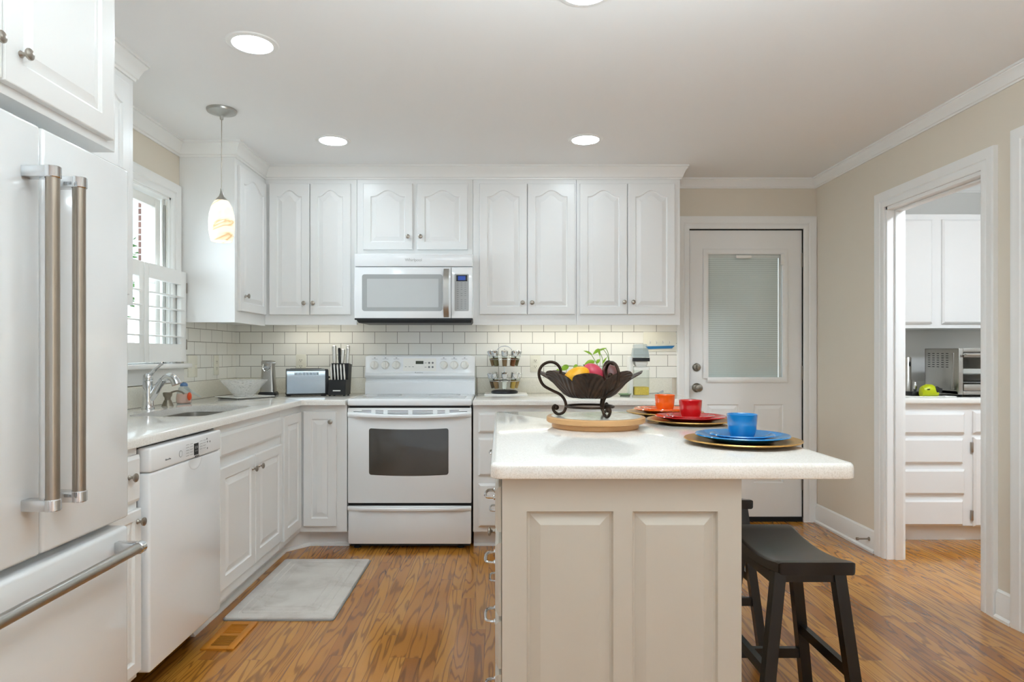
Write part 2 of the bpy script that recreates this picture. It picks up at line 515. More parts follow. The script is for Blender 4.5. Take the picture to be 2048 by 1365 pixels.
def single(name, bm, mat, label, cat, group=None, base=None, ang=32):
    """a thing that is one mesh; its origin goes to base"""
    b = Vector(base) if base else None
    if b: bmesh.ops.translate(bm, verts=bm.verts, vec=-b)
    o = obj(name, bm, mat, None, ang)
    if b: o.location = b
    return tag(o, label, cat, group)

def dup(root, loc, rot=None, label=None, group=None):
    r = root.copy(); COL.objects.link(r); r.location = loc
    if rot is not None: r.rotation_euler = rot
    if label: r['label'] = label
    if group: r['group'] = group
    for ch in root.children:
        c = ch.copy(); COL.objects.link(c); c.parent = r
        for g in ch.children:
            d = g.copy(); COL.objects.link(d); d.parent = c
    return r

def text(name, s, size, Mx, mat, parent, ext=.0004, align='CENTER'):
    cu = bpy.data.curves.new(name, 'FONT'); cu.body = s; cu.size = size; cu.extrude = ext; cu.align_x = align; cu.align_y = 'CENTER'
    t = bpy.data.objects.new(name, cu); COL.objects.link(t)
    bpy.context.view_layer.update()
    me = bpy.data.meshes.new_from_object(t.evaluated_get(bpy.context.evaluated_depsgraph_get()))
    bpy.data.objects.remove(t); bpy.data.curves.remove(cu)
    bm = bmesh.new(); bm.from_mesh(me); bpy.data.meshes.remove(me)
    bmesh.ops.transform(bm, matrix=Mx, verts=bm.verts)
    return obj(name, bm, mat, parent)

# faces of cabinets: 'back' looks to -Y, 'left' looks to +X, 'isl' looks to -X
def mp(face, w):
    if face == 'back': return lambda a, z, d: (a, w - d, z)
    if face == 'left': return lambda a, z, d: (w + d, a, z)
    return lambda a, z, d: (w - d, a, z)
DIRV = {'back': Vector((0, -1, 0)), 'left': Vector((1, 0, 0)), 'isl': Vector((-1, 0, 0))}

def lp(a0, a1, z0, z1, arch=0.0, shape=False, n=16):
    if not arch: return [(a0, z0), (a1, z0), (a1, z1), (a0, z1)]
    out = [(a0, z0), (a1, z0)]
    for i in range(n + 1):
        t = i / n; a = a1 + (a0 - a1) * t; z = z1
        if shape:
            s = min(1, abs(2 * t - 1) / .9); z = z1 - arch * (1 - (1 + math.cos(PI * s)) / 2)
        out.append((a, z))
    return out

def raised(bm, P, a0, a1, z0, z1, d, arch=0.0, w=.034, deep=.008):
    """raised field in an opening of a flat board whose surface lies at d"""
    L = []
    for i, dd in ((0, d), (.0035, d - deep * .8), (.008, d - deep), (w, d - .0012), (w + .001, d - .0008)):
        L.append([P(a, z, dd) for a, z in lp(a0 + i, a1 - i, z0 + i, z1 - i, arch, True)])
    return L

def rdoor(name, parent, mat, face, a0, a1, z0, z1, w, t=.02, arch=0.0, st=.052, plain=False):
    P = mp(face, w); bm = nb(); L = []
    for i, d in ((0, 0), (0, t - .004), (.0015, t - .001), (.004, t)):
        L.append([P(a, z, d) for a, z in lp(a0 + i, a1 - i, z0 + i, z1 - i, arch)])
    if plain:
        L = L[:2] + [[P(a, z, t) for a, z in lp(a0 + .012, a1 - .012, z0 + .012, z1 - .012)]]
        L[1] = [P(a, z, t - .009) for a, z in lp(a0, a1, z0, z1)]
    else:
        L += raised(bm, P, a0 + st, a1 - st, z0 + st, z1 - st + .006, t, arch)
    loft(bm, L)
    return obj(name, bm, mat, parent, 9)

def mk_knob():
    bm = nb()
    lathe(bm, [(0, 0), (.0085, 0), (.0085, .002), (.0055, .005), (.0045, .013), (.0065, .016), (.0125, .018), (.0145, .021), (.0138, .0245), (.009, .027), (0, .0275)], n=20)
    finish(bm, 50); me = bpy.data.meshes.new('knob'); bm.to_mesh(me); bm.free(); me.materials.append(M['nickel']); return me
KNOB = mk_knob()
def knob(parent, face, a, z, d):
    """d: world coordinate of the front surface that carries the knob"""
    o = bpy.data.objects.new('knob', KNOB); COL.objects.link(o); o.parent = parent
    p = Vector((a, d, z)) if face == 'back' else Vector((d, a, z))
    o.location = p - ORG[parent]
    o.rotation_euler = Vector((0, 0, 1)).rotation_difference(DIRV[face]).to_euler()
    return o

# ------------------------------------------------------------------ the room
XL, XR, YB, ZC = -1.886, 2.249, 4.626, 2.44
XP = 4.1                     # far side of the pantry
def b1(*a, **k): return box(nb(), *a, **k)

struct('floor', b1(-2.0, XP + .1, -3.0, 5.0, -.06, 0), 'floor')
struct('ceiling', b1(-2.02, XP + .1, -3.0, 5.0, ZC, ZC + .08), 'ceil')
# left wall with the window opening
WY0, WY1, WZ0, WZ1 = 2.92, 3.72, 1.14, 2.087
bm = nb()
box(bm, XL - .16, XL, -3.0, WY0, 0, ZC); box(bm, XL - .16, XL, WY1, YB, 0, ZC)
box(bm, XL - .16, XL, WY0, WY1, 0, WZ0); box(bm, XL - .16, XL, WY0, WY1, WZ1, ZC)
struct('wall_left', bm, 'wall')
# back wall with the door opening
DX0, DX1, DZ1 = 1.345, 2.157, 2.085
bm = nb()
box(bm, XL - .16, DX0, YB, YB + .14, 0, ZC); box(bm, DX1, XR + .10, YB, YB + .14, 0, ZC); box(bm, DX0, DX1, YB, YB + .14, DZ1, ZC)
struct('wall_back', bm, 'wall')
# right wall with the pantry doorway and a nearer door
PY0, PY1, PZ1 = 3.02, 3.79, 2.05
bm = nb()
box(bm, XR, XR + .10, PY1, YB, 0, ZC); box(bm, XR, XR + .10, PY0, PY1, PZ1, ZC)
box(bm, XR, XR + .10, 2.752, PY0, 0, ZC); box(bm, XR, XR + .10, 1.99, 2.752, PZ1 + .03, ZC); box(bm, XR, XR + .10, -3.0, 1.99, 0, ZC)
struct('wall_right', bm, 'wall')
# pantry shell
struct('wall_pantry_back', b1(XR + .10, XP, 4.74, 4.86, 0, ZC), 'wall_pantry')
struct('wall_pantry_side', b1(XP, XP + .1, 1.8, 4.86, 0, ZC), 'wall_pantry')
struct('wall_pantry_front', b1(XR + .10, XP, 1.7, 1.8, 0, ZC), 'wall_pantry')

# crown mouldings
CP = [(0, -.088), (.008, -.088), (.010, -.078), (.016, -.074), (.020, -.06), (.032, -.032), (.042, -.02), (.043, -.014), (.049, -.012), (.049, 0), (0, 0)]
up = (0, 0, 1)
UF = 4.31                     # face of the wall cabinets on the back wall
ULX = -1.559                  # face of the wall cabinets on the left wall
bm = sweep(nb(), [(ULX, 2.0, ZC), (ULX, 2.76, ZC), (XL, 2.76, ZC), (XL, 3.82, ZC), (ULX, 3.82, ZC), (ULX, UF, ZC), (1.193, UF, ZC), (1.193, YB, ZC)], CP, up)
struct('trim_1', bm, 'trim')
CP2 = [(a * .95, b * .76) for a, b in CP]
struct('trim_2', sweep(nb(), [(1.19, YB, ZC), (XR, YB, ZC), (XR, -3.0, ZC)], CP2, up), 'trim')
struct('trim_3', sweep(nb(), [(XR + .13, 4.74, ZC), (XP, 4.74, ZC), (XP, 1.8, ZC)], CP2, up), 'trim')

# baseboards
BP = [(0, 0), (.024, 0), (.024, .012), (.017, .02), (.014, .022), (.014, .108), (.010, .118), (.010, .124), (.005, .132), (0, .134)]
struct('baseboard_right', sweep(nb(), [(XR, YB - .002, 0), (XR, 3.88, 0)], BP, up), 'trim')
struct('baseboard_near', sweep(nb(), [(XR, 2.932, 0), (XR, 2.842, 0)], BP, up), 'trim')
struct('baseboard_front', sweep(nb(), [(XR, 1.9, 0), (XR, -3.0, 0)], BP, up), 'trim')

# casings: profile across the board (a from the inner edge outwards, b off the wall)
KP = [(0, 0), (0, .012), (.006, .015), (.03, .016), (.036, .013), (.042, .018), (.07, .02), (.08, .022), (.088, .02), (.09, 0)]
def casing(name, pts, n, flip):
    struct(name, sweep(nb(), pts, KP, n, flip), 'trim')
casing('trim_4', [(DX0, YB, 0), (DX0, YB, DZ1), (DX1, YB, DZ1), (DX1, YB, 0)], (0, -1, 0), -1)
casing('trim_5', [(XR, PY1 - .005, 0), (XR, PY1 - .005, PZ1), (XR, PY0 + .005, PZ1), (XR, PY0 + .005, 0)], (-1, 0, 0), -1)
casing('trim_6', [(XR, 2.752, 0), (XR, 2.752, PZ1 + .03), (XR, 1.99, PZ1 + .03), (XR, 1.99, 0)], (-1, 0, 0), -1)
# jamb of the pantry doorway
bm = nb()
box(bm, XR - .002, XR + .104, PY1 - .018, PY1, 0, PZ1); box(bm, XR - .002, XR + .104, PY0, PY0 + .018, 0, PZ1)
box(bm, XR - .002, XR + .104, PY0, PY1, PZ1 - .018, PZ1)
box(bm, XR + .04, XR + .085, PY1 - .03, PY1 - .018, 0, PZ1 - .018, .003); box(bm, XR + .04, XR + .085, PY0 + .018, PY0 + .03, 0, PZ1 - .018, .003)
box(bm, XR + .04, XR + .085, PY0 + .03, PY1 - .03, PZ1 - .03, PZ1 - .018, .003)
struct('trim_7', bm, 'trim')
bm = nb(); box(bm, XR + .03, XR + .07, 1.995, 2.747, .01, PZ1 + .025, .003)
struct('door_3', bm, 'trim')

# tiled splashback and stone upstand
struct('trim_8', b1(XL, 1.256, YB - .008, YB, 1.026, 1.42), 'tile_x')
struct('trim_9', b1(XL, XL + .008, 3.862, YB - .008, 1.026, 1.42), 'tile_y')

# ------------------------------------------------------------------ back door
d = thing('door_1', 'white half-glass back door with enclosed blind and two raised lower panels', 'door', (1.75, YB, 0)); d['kind'] = 'structure'
FY = YB + .012                # front of the door leaf
x0, x1, z0, z1 = 1.349, 2.153, .034, 2.078
bm = nb()
gx0, gx1, gz0, gz1 = 1.478, 2.022, 1.022, 1.915   # glazed opening
box(bm, x0, gx0, FY, FY + .042, z0, z1); box(bm, gx1, x1, FY, FY + .042, z0, z1)
box(bm, gx0, gx1, FY, FY + .042, gz1, z1); box(bm, gx0, gx1, FY, FY + .042, .835, gz0)
for a0, a1 in ((1.455, 1.70), (1.795, 2.04)):
    pass
pa = ((1.455, 1.70), (1.81, 2.046))
box(bm, gx0, gx1, FY, FY + .042, z0, .275)
box(bm, gx0, gx1, FY + .02, FY + .042, .275, .835)
box(bm, pa[0][1], pa[1][0], FY, FY + .03, .275, .835)
for a0, a1 in pa:
    P = mp('back', FY + .02)
    q0, q1 = max(a0, gx0), min(a1, gx1)
    loft(bm, raised(bm, P, q0, q1, .275, .835, .02, 0, .03, .009), False, True)
leaf = obj('leaf', bm, 'trim', d, 9)
bm = nb()
sweep(bm, [(gx0, FY, gz0), (gx0, FY, gz1), (gx1, FY, gz1), (gx1, FY, gz0), (gx0, FY, gz0)], [(-.03, 0), (-.03, .008), (-.022, .012), (-.006, .012), (.008, .005), (.008, 0)], (0, -1, 0), 1)
obj('glass_frame', bm, 'trim', d)
obj('pane', b1(gx0, gx1, FY + .006, FY + .010, gz0, gz1), 'glass', d)
bl = obj('blind', b1(gx0 + .004, gx1 - .03, FY + .02, FY + .026, gz0 + .004, gz1 - .03), 'blind', d)
obj('blind_headrail', b1(gx0 + .002, gx1 - .002, FY + .014, FY + .03, gz1 - .03, gz1 - .002), 'plastic', d)
bm = nb(); box(bm, gx1 - .026, gx1 - .004, FY + .014, FY + .03, gz0, gz1 - .03, .002); box(bm, gx1 - .024, gx1 - .002, FY - .018, FY - .008, 1.83, 1.905, .003); box(bm, 1.68, 1.79, FY - .016, FY - .006, 1.878, 1.9, .003)
obj('blind_slider', bm, 'plastic', d)
def lock(z, r, kn):
    c = (1.402, FY, z); A = axis((0, -1, 0)); bm = nb()
    if kn: lathe(bm, [(0, 0), (.032, 0), (.033, .004), (.026, .010), (.012, .014), (.011, .03), (.018, .036), (.027, .046), (.029, .056), (.024, .066), (.010, .070), (0, .0705)], c, 28, A)
    else:
        lathe(bm, [(0, 0), (.028, 0), (.029, .006), (.023, .012), (.014, .014), (0, .0145)], c, 28, A); box(bm, 1.398, 1.406, FY - .028, FY - .013, z - .016, z + .016, .003)
    return bm
obj('deadbolt', lock(1.10, 0, False), 'darknickel', d)
obj('door_knob', lock(.955, 0, True), 'darknickel', d)
for z in (1.865, 1.06, .275):
    bm = nb(); cyl(bm, (2.158, FY - .006, z - .05), (2.158, FY - .006, z + .05), .007, 12)
    box(bm, 2.150, 2.166, FY - .004, FY + .001, z - .05, z + .05)
    obj('hinge', bm, 'nickel', d)
struct('trim_10', b1(DX0, DX1, YB + .004, YB + .13, 0, .03), 'gap')
bm = nb(); box(bm, DX0, DX0 + .004, YB - .001, YB + .13, .03, DZ1); box(bm, DX1 - .004, DX1, YB - .001, YB + .13, .03, DZ1); box(bm, DX0, DX1, YB - .001, YB + .13, DZ1 - .006, DZ1)
struct('trim_11', bm, 'gap')

# ------------------------------------------------------------------ window, shutters
w = thing('window_1', 'white framed window above the sink', 'window', (XL, 3.32, WZ0)); w['kind'] = 'structure'
bm = sweep(nb(), [(XL, WY0, WZ0), (XL, WY0, WZ1), (XL, WY1, WZ1), (XL, WY1, WZ0)], KP, (1, 0, 0), -1)
obj('casing', bm, 'trim', w)
bm = nb()
box(bm, XL - .16, XL + .001, WY0, WY0 + .012, WZ0, WZ1); box(bm, XL - .16, XL + .001, WY1 - .012, WY1, WZ0, WZ1); box(bm, XL - .16, XL + .001, WY0, WY1, WZ1 - .012, WZ1)
obj('reveal', bm, 'trim', w)
bm = nb(); box(bm, XL - .155, XL + .062, WY0 - .1, 3.858, WZ0 - .026, WZ0, .006); box(bm, XL, XL + .018, WY0 - .09, 3.845, 1.03, WZ0 - .026, .003)
obj('sill', bm, 'trim', w)
bm = nb(); SX = -1.965
for a, b in ((3.64, 3.695), (2.945, 3.0)): box(bm, SX, SX + .035, a, b, WZ0, 2.068, .004)
box(bm, SX, SX + .035, 3.0, 3.64, 2.016, 2.068, .004); box(bm, SX, SX + .035, 3.0, 3.64, WZ0, WZ0 + .06, .004); box(bm, SX, SX + .035, 3.0, 3.64, 1.585, 1.63, .004)
for s in (0, .018): box(bm, SX + .04 + s, SX + .05 + s, 3.696 + s * .3, 3.708, WZ0, 2.075, .002)
obj('sash', bm, 'plastic', w)
obj('track', b1(SX + .055, SX + .062, 3.69, 3.708, WZ0, 2.04), 'steel', w)
obj('pane', b1(SX + .014, SX + .018, 3.0, 3.64, WZ0 + .05, 2.02), 'glass', w)

sh = thing('window_shutter', 'white half-height louvred shutter covering the lower sink window', 'shutter', (XL, 3.3, WZ0 + .012))
SXF = XL + .022
for nm, a0, a1 in (('shutter_panel', 3.362, 3.808), ('shutter_panel', 2.85, 3.358)):
    bm = nb(); l0, l1 = a0 + .045, a1 - .06
    if a0 < 3: l0, l1 = a0 + .06, a1 - .045
    zt, zb = 1.672, WZ0 + .01
    box(bm, SXF, SXF + .026, a0, l0, zb, zt, .003); box(bm, SXF, SXF + .026, l1, a1, zb, zt, .003)
    box(bm, SXF, SXF + .026, l0, l1, 1.594, zt); box(bm, SXF, SXF + .026, l0, l1, zb, 1.25)
    p = obj(nm, bm, 'trim', sh)
    for zc in (1.521, 1.4455, 1.369, 1.2925):
        t = nb(); box(t, -.034, .034, l0, l1, -.004, .004, .003)
        bmesh.ops.transform(t, matrix=Matrix.Translation((SXF + .013, 0, zc)) @ Matrix.Rotation(math.radians(4), 4, 'Y'), verts=t.verts)
        obj('louver', t, 'trim', p)
for z in (1.25, 1.58):
    bm = nb(); box(bm, SXF + .004, SXF + .03, 3.808, 3.815, z - .03, z + .03, .002); obj('hinge', bm, 'nickel', sh)

# garden seen through the window
single('bounce_ground', b1(-16, -2.3, -2, 26, -.5, -.4), 'outground', 'ground outside the sink window, made pale to bounce daylight inside', 'patio')['kind'] = 'structure'  # pale surface chosen to throw daylight up onto the kitchen ceiling
single('brick_pier', b1(-4.09, -3.68, 7.35, 7.75, -.4, 3.6), 'brick', 'brick pier outside the sink window', 'pier', base=(-3.9, 7.5, -.4))
single('porch_post', b1(-2.965, -2.80, 5.42, 5.60, -.4, 3.4, .01), 'outwhite', 'white porch post outside the sink window', 'post', base=(-2.96, 5.5, -.4))
tr = thing('garden_tree', 'leafy green shrub outside the sink window beside the brick pier', 'tree', (-7.05, 12.2, -.4))
obj('trunk', cyl(nb(), (-7.05, 12.2, -.4), (-7.05, 12.2, 2.2), .07, 8, .04), 'bark', tr)
bm = nb()
for i in range(420):
    c = Vector((random.gauss(0, .8), random.gauss(0, .8), random.gauss(2.5, .5))) + Vector((-7.05, 12.2, 0))
    R = Matrix.Rotation(random.uniform(0, 6), 3, 'Z') @ Matrix.Rotation(random.uniform(-1, 1), 3, 'X')
    vs = [bm.verts.new(c + R @ Vector(q)) for q in ((-.09, 0, 0), (0, -.045, .01), (.1, 0, 0), (0, .045, .01))]
    bm.faces.new(vs)
obj('foliage', bm, 'outleaf', tr)

# ------------------------------------------------------------------ wall cabinets
def upper_back(name, label, X0, X1, zb, doors, knobs, ztop=2.42):
    t = thing(name, label, 'cabinet', ((X0 + X1) / 2, YB - .01, zb), 'wall cabinets along the back wall')
    bm = nb(); box(bm, X0 + .0005, X1 - .0005, UF + .018, YB - .009, zb + .03, ztop)
    obj('body', bm, 'cab', t)
    bm = nb(); a = sorted(x for dd in doors for x in dd)
    ds = sorted(doors)
    box(bm, X0 + .0005, ds[0][0] + .012, UF, UF + .018, zb, ztop); box(bm, ds[-1][1] - .012, X1 - .0005, UF, UF + .018, zb, ztop)
    zt = 2.322; zd = doors_z
    box(bm, ds[0][0] + .012, ds[-1][1] - .012, UF, UF + .018, zt - .012, ztop); box(bm, ds[0][0] + .012, ds[-1][1] - .012, UF, UF + .018, zb, zd + .012)
    box(bm, ds[0][1] - .012, ds[1][0] + .012, UF, UF + .018, zd + .012, zt - .012)
    obj('face_frame', bm, 'cab', t)
    for (a0, a1), kx in zip(ds, knobs):
        p = rdoor('door', t, 'cab', 'back', a0, a1, zd, zt, UF - .001, .019, .042, .05)
        knob(p, 'back', kx[0], kx[1], UF - .02)
    return t
def X(px, s): return (px - 1000) / s
def Z(py, s): return CZ - (py - 710) / s
S = 303.0
doors_z = Z(630, S)
upper_back('wall_cabinet', 'white two-door wall cabinet left of the microwave', ULX + .001, -.949, 1.388, [(X(538, S), X(618.5, S)), (X(620, S), X(701, S))], [(X(609, S), Z(607, S)), (X(627, S), Z(607, S))])
doors_z = Z(499.5, S)
upper_back('wall_cabinet', 'short white two-door wall cabinet directly above the microwave', -.948, -.180, 1.846, [(X(726, S), X(825, S)), (X(834, S), X(935, S))], [(X(816, S), Z(474, S)), (X(841, S), Z(474, S))])
doors_z = Z(629, S)
upper_back('wall_cabinet', 'white two-door wall cabinet just right of the microwave', -.179, .505, 1.388, [(X(959, S), X(1054, S)), (X(1055.5, S), X(1150, S))], [(X(1045, S), Z(606, S)), (X(1064, S), Z(606, S))])
upper_back('wall_cabinet', 'white two-door wall cabinet beside the back door', .506, 1.193, 1.388, [(X(1160, S), X(1254.5, S)), (X(1256, S), X(1350, S))], [(X(1248, S), Z(605, S)), (X(1266, S), Z(605, S))])

# corner wall cabinet (face to +X)
t = thing('wall_cabinet', 'white corner wall cabinet with one arched door behind the pendant lamp', 'cabinet', (-1.72, 4.2, 1.381))
bm = nb(); box(bm, XL + .001, ULX - .018, 3.82, YB - .009, 1.40, 2.42); box(bm, XL + .001, ULX - .018, 3.82, 3.838, 1.381, 1.40)
obj('body', bm, 'cab', t)
bm = nb(); box(bm, ULX - .018, ULX, 3.82, 3.87, 1.381, 2.42); box(bm, ULX - .018, ULX, 4.27, UF - .0005, 1.381, 2.42)
box(bm, ULX - .018, ULX, 3.87, 4.27, 2.30, 2.42); box(bm, ULX - .018, ULX, 3.87, 4.27, 1.381, 1.47)
obj('face_frame', bm, 'cab', t)
p = rdoor('door', t, 'cab', 'left', 3.858, 4.288, 1.452, 2.315, ULX + .001, .019, .05, .05)
knob(p, 'left', 3.93, 1.545, ULX + .02)

# wall cabinet left of the window (mostly behind the fridge)
t = thing('wall_cabinet', 'white arched-door wall cabinet between the fridge and the sink window', 'cabinet', (-1.72, 2.4, 1.41))
obj('body', b1(XL + .001, ULX, 2.0, 2.76, 1.40, 2.42), 'cab', t)
rdoor('door', t, 'cab', 'left', 2.05, 2.375, 1.44, 2.315, ULX + .001, .019, .05, .05)
rdoor('door', t, 'cab', 'left', 2.38, 2.705, 1.44, 2.315, ULX + .001, .019, .05, .05)

# deep cabinet over the fridge
t = thing('overhead_cabinet', 'deep white two-door cabinet above the refrigerator', 'cabinet', (-1.5, 1.6, 1.81))
FXC = -1.18
obj('body', b1(XL + .001, FXC, .95, 1.992, 1.81, 2.42, .002), 'cab', t)
p = rdoor('door', t, 'cab', 'left', 1.52, 1.954, 1.834, 2.36, FXC + .001, .02, .06, .06); knob(p, 'left', 1.572, 1.917, FXC + .021)
p = rdoor('door', t, 'cab', 'left', 1.08, 1.515, 1.834, 2.36, FXC + .001, .02, .06, .06); knob(p, 'left', 1.484, 1.917, FXC + .021)
struct('trim_12', sweep(nb(), [(FXC, .95, ZC), (FXC, 1.992, ZC), (ULX, 1.992, ZC)], CP, up), 'trim')

# ------------------------------------------------------------------ base cabinets, left run
BX = -1.225                   # face of the base cabinets on the left wall
BY = 3.98                     # face of the base cabinets on the back wall
KX = -1.305; KY = 4.06        # toe kicks
TOPZ = .885
t = thing('base_cabinet', 'narrow white base cabinet squeezed between the fridge and the dishwasher', 'cabinet', (-1.5, 2.1, 0))
bm = nb(); box(bm, XL + .001, BX, 2.0, 2.19, .105, TOPZ - .001); box(bm, XL + .001, KX, 2.0, 2.19, 0, .105)
obj('body', bm, 'cab', t)
p = rdoor('drawer', t, 'cab', 'left', 2.005, 2.186, .70, .855, BX + .001, .019, 0, .04, True); knob(p, 'left', 2.112, .79, BX + .02)
p = rdoor('door', t, 'cab', 'left', 2.005, 2.186, .13, .675, BX + .001, .019, 0, .04); knob(p, 'left', 2.16, .635, BX + .02)

t = thing('sink_base_cabinet', 'white two-door base cabinet under the sink', 'cabinet', (-1.5, 3.2, 0))
bm = nb()
for q in ((2.778, 2.80), (3.585, 3.607)): box(bm, XL + .001, BX, q[0], q[1], .105, TOPZ - .001)
box(bm, XL + .001, BX - .02, 2.80, 3.585, .105, .13); box(bm, XL + .001, XL + .012, 2.80, 3.585, .13, TOPZ - .001)
box(bm, BX - .02, BX, 2.80, 3.585, .105, TOPZ - .001)
obj('body', bm, 'cab', t)
bm = nb(); box(bm, KX - .02, KX, 2.778, 3.607, 0, .105); obj('toe_kick', bm, 'cab', t)
rdoor('drawer_front', t, 'cab', 'left', 2.797, 3.603, .742, .846, BX + .001, .019, 0, .04, True)
p = rdoor('door', t, 'cab', 'left', 2.797, 3.204, .162, .696, BX + .001, .019, 0, .055); knob(p, 'left', 3.165, .635, BX + .02)
p = rdoor('door', t, 'cab', 'left', 3.210, 3.603, .162, .696, BX + .001, .019, 0, .055); knob(p, 'left', 3.25, .635, BX + .02)

t = thing('corner_cabinet', 'white corner base cabinet with a folding door, left of the range', 'cabinet', (-1.5, 4.2, 0))
bm = nb(); slab(bm, [(XL + .001, 3.609), (BX, 3.609), (BX, BY), (-.937, BY), (-.937, YB - .001), (XL + .001, YB - .001)], .105, TOPZ - .001)
obj('body', bm, 'cab', t)
bm = nb(); slab(bm, [(XL + .001, 3.609), (KX, 3.609), (KX, 3.93), (KX + .12, KY), (-.937, KY), (-.937, YB - .001), (XL + .001, YB - .001)], 0, .105)
obj('toe_kick', bm, 'cab', t)
rdoor('door_leaf', t, 'cab', 'left', 3.632, 3.948, .142, .842, BX + .001, .019, 0, .06)
p = rdoor('door_leaf', t, 'cab', 'back', -1.2, -.998, .142, .842, BY - .001, .019, 0, .05); knob(p, 'back', -1.03, .782, BY - .02)
SH = [(0, 0), (.018, 0), (.017, .008), (.012, .015), (.004, .019), (0, .019)]
struct('trim_13', sweep(nb(), [(KX, 2.74, 0), (KX, 3.93, 0), (KX + .12, KY, 0), (-.937, KY, 0)], SH, up), 'trim')

# right run on the back wall
def rbase(label, X0, X1, cols):
    t = thing('base_cabinet', label, 'cabinet', ((X0 + X1) / 2, 4.3, 0))
    bm = nb(); box(bm, X0, X1, BY, YB - .001, .105, TOPZ - .001); obj('body', bm, 'cab', t)
    obj('toe_kick', b1(X0, X1, KY, KY + .02, 0, .105), 'cab', t)
    for (a0, a1, z0, z1, plain) in cols:
        p = rdoor('drawer' if plain else 'door', t, 'cab', 'back', a0, a1, z0, z1, BY - .001, .019, 0, .05, plain)
        knob(p, 'back', (a0 + a1) / 2 if plain else a1 - .03, (z0 + z1) / 2 if plain else z1 - .05, BY - .02)
s = 326.0
rbase('white three-drawer base cabinet right of the range, mostly behind the island', -.164, .44, [(-.132, .41, Z(865, s), Z(826, s), True), (-.132, .41, Z(951, s), Z(876, s), True), (-.132, .41, Z(1053, s), Z(967, s), True)])
rbase('white base cabinet at the end of the counter next to the back door', .441, 1.19, [(.46, .81, .70, .845, True), (.82, 1.175, .70, .845, True), (.46, .81, .14, .68, False), (.82, 1.175, .14, .68, False)])
struct('trim_14', sweep(nb(), [(-.164, KY, 0), (1.19, KY, 0)], SH, up), 'trim')

# counters
cl = [(XL + .001, 2.0), (-1.195, 2.0), (-1.195, 3.93), (-.937, 3.93), (-.937, YB - .001), (XL + .001, YB - .001)]
hole = rrect(-1.665, -1.315, 2.875, 3.475, .06)
bm = slab(nb(), rpoly(cl, [0, 0, .03, 0, 0, 0]), TOPZ, .917, .01, [list(hole)])
single('countertop', bm, 'quartz', 'L-shaped white quartz countertop around the sink corner', 'countertop', base=(-1.5, 3.3, TOPZ))
bm = slab(nb(), rpoly([(-.164, 3.93), (1.21, 3.93), (1.21, YB - .001), (-.164, YB - .001)], [0, .04, 0, 0]), TOPZ, .917, .01)
single('countertop', bm, 'quartz', 'white quartz countertop right of the range, carrying the spice rack', 'countertop', base=(.5, 4.3, TOPZ))
bm = nb(); box(bm, XL + .001, XL + .019, 2.0, YB - .02, .917, 1.026, .002); box(bm, XL + .001, -.945, YB - .02, YB - .001, .917, 1.026, .002)
single('backsplash', bm, 'splash', 'low stone upstand behind the sink and toaster', 'backsplash', base=(XL + .01, 3.3, .917))
single('backsplash', b1(-.16, 1.22, YB - .02, YB - .001, .917, 1.026, .002), 'splash', 'low stone upstand behind the spice rack', 'backsplash', base=(.5, YB - .01, .917))

# sink
sk = thing('kitchen_sink', 'stainless double-bowl sink set under the counter', 'sink', (-1.49, 3.18, .70))
bm = nb(); slab(bm, rrect(-1.69, -1.29, 2.85, 3.5, .06), TOPZ - .006, TOPZ - .0008, 0, [rrect(-1.655, -1.325, 2.885, 3.15, .06), rrect(-1.655, -1.325, 3.185, 3.465, .06)])
obj('rim', bm, 'steel', sk)
for y0, y1 in ((2.885, 3.15), (3.185, 3.465)):
    o = rrect(-1.655, -1.325, y0, y1, .06)
    L = [[(*p, z) for p in (inset(o, i) if i else o)] for i, z in ((0, TOPZ - .001), (.004, .74), (.012, .72), (.03, .712))]
    L += [[(*p, z) for p in inset(o, i)] for i, z in ((.033, .711),)]
    bw = obj('bowl', loft(nb(), L, False, True), 'steel', sk)
    obj('drain', lathe(nb(), [(0, .0), (.03, 0), (.042, .002), (.042, .004), (0, .003)], (-1.49, (y0 + y1) / 2, .7115), 20), 'chrome', bw)

# ------------------------------------------------------------------ dishwasher
dw = thing('dishwasher', 'white built-in dishwasher left of the sink cabinet', 'dishwasher', (-1.5, 2.48, 0))
DF = -1.187
obj('body', b1(XL + .02, BX - .012, 2.2, 2.765, .10, TOPZ - .004), 'gap', dw)
obj('mounting_rail', b1(BX - .03, BX - .004, 2.2, 2.766, .874, TOPZ - .0006), 'cab', dw)
obj('door', b1(BX - .01, DF, 2.203, 2.762, .108, .786, .008, 3), 'enamel', dw)
bm = nb(); box(bm, BX - .01, DF + .002, 2.203, 2.762, .788, .872, .008, 3)
cp = obj('control_panel', bm, 'enamel', dw)
Rl = Matrix(((0, 0, 1, 0), (1, 0, 0, 0), (0, 1, 0, 0), (0, 0, 0, 1)))     # text facing +X, reading along +Y
DP = DF + .0022
obj('display', b1(DP - .001, DP + .0008, 2.517, 2.553, .800, .845), 'black', cp)
text('display_lines', '8:30\n= =', .014, Matrix.Translation((DP + .001, 2.535, .822)) @ Rl, 'greyplastic', cp, .0002)
text('lettering', 'BOSCH', .0105, Matrix.Translation((DP + .0004, 2.542, .7935)) @ Rl, 'darkink', cp)
text('lettering', 'SilencePlus', .009, Matrix.Translation((DP + .0004, 2.32, .817)) @ Rl, 'ink', cp)
bm = nb()
for i in range(5):
    z = .848 - i * .0105
    box(bm, DP - .0005, DP + .0003, 2.455, 2.477, z - .0006, z + .0006); box(bm, DP - .0005, DP + .0003, 2.487, 2.508, z - .0006, z + .0006)
    if i < 4: box(bm, DP - .0005, DP + .0003, 2.567, 2.588, z - .0006, z + .0006); box(bm, DP - .0005, DP + .0003, 2.596, 2.618, z - .0006, z + .0006)
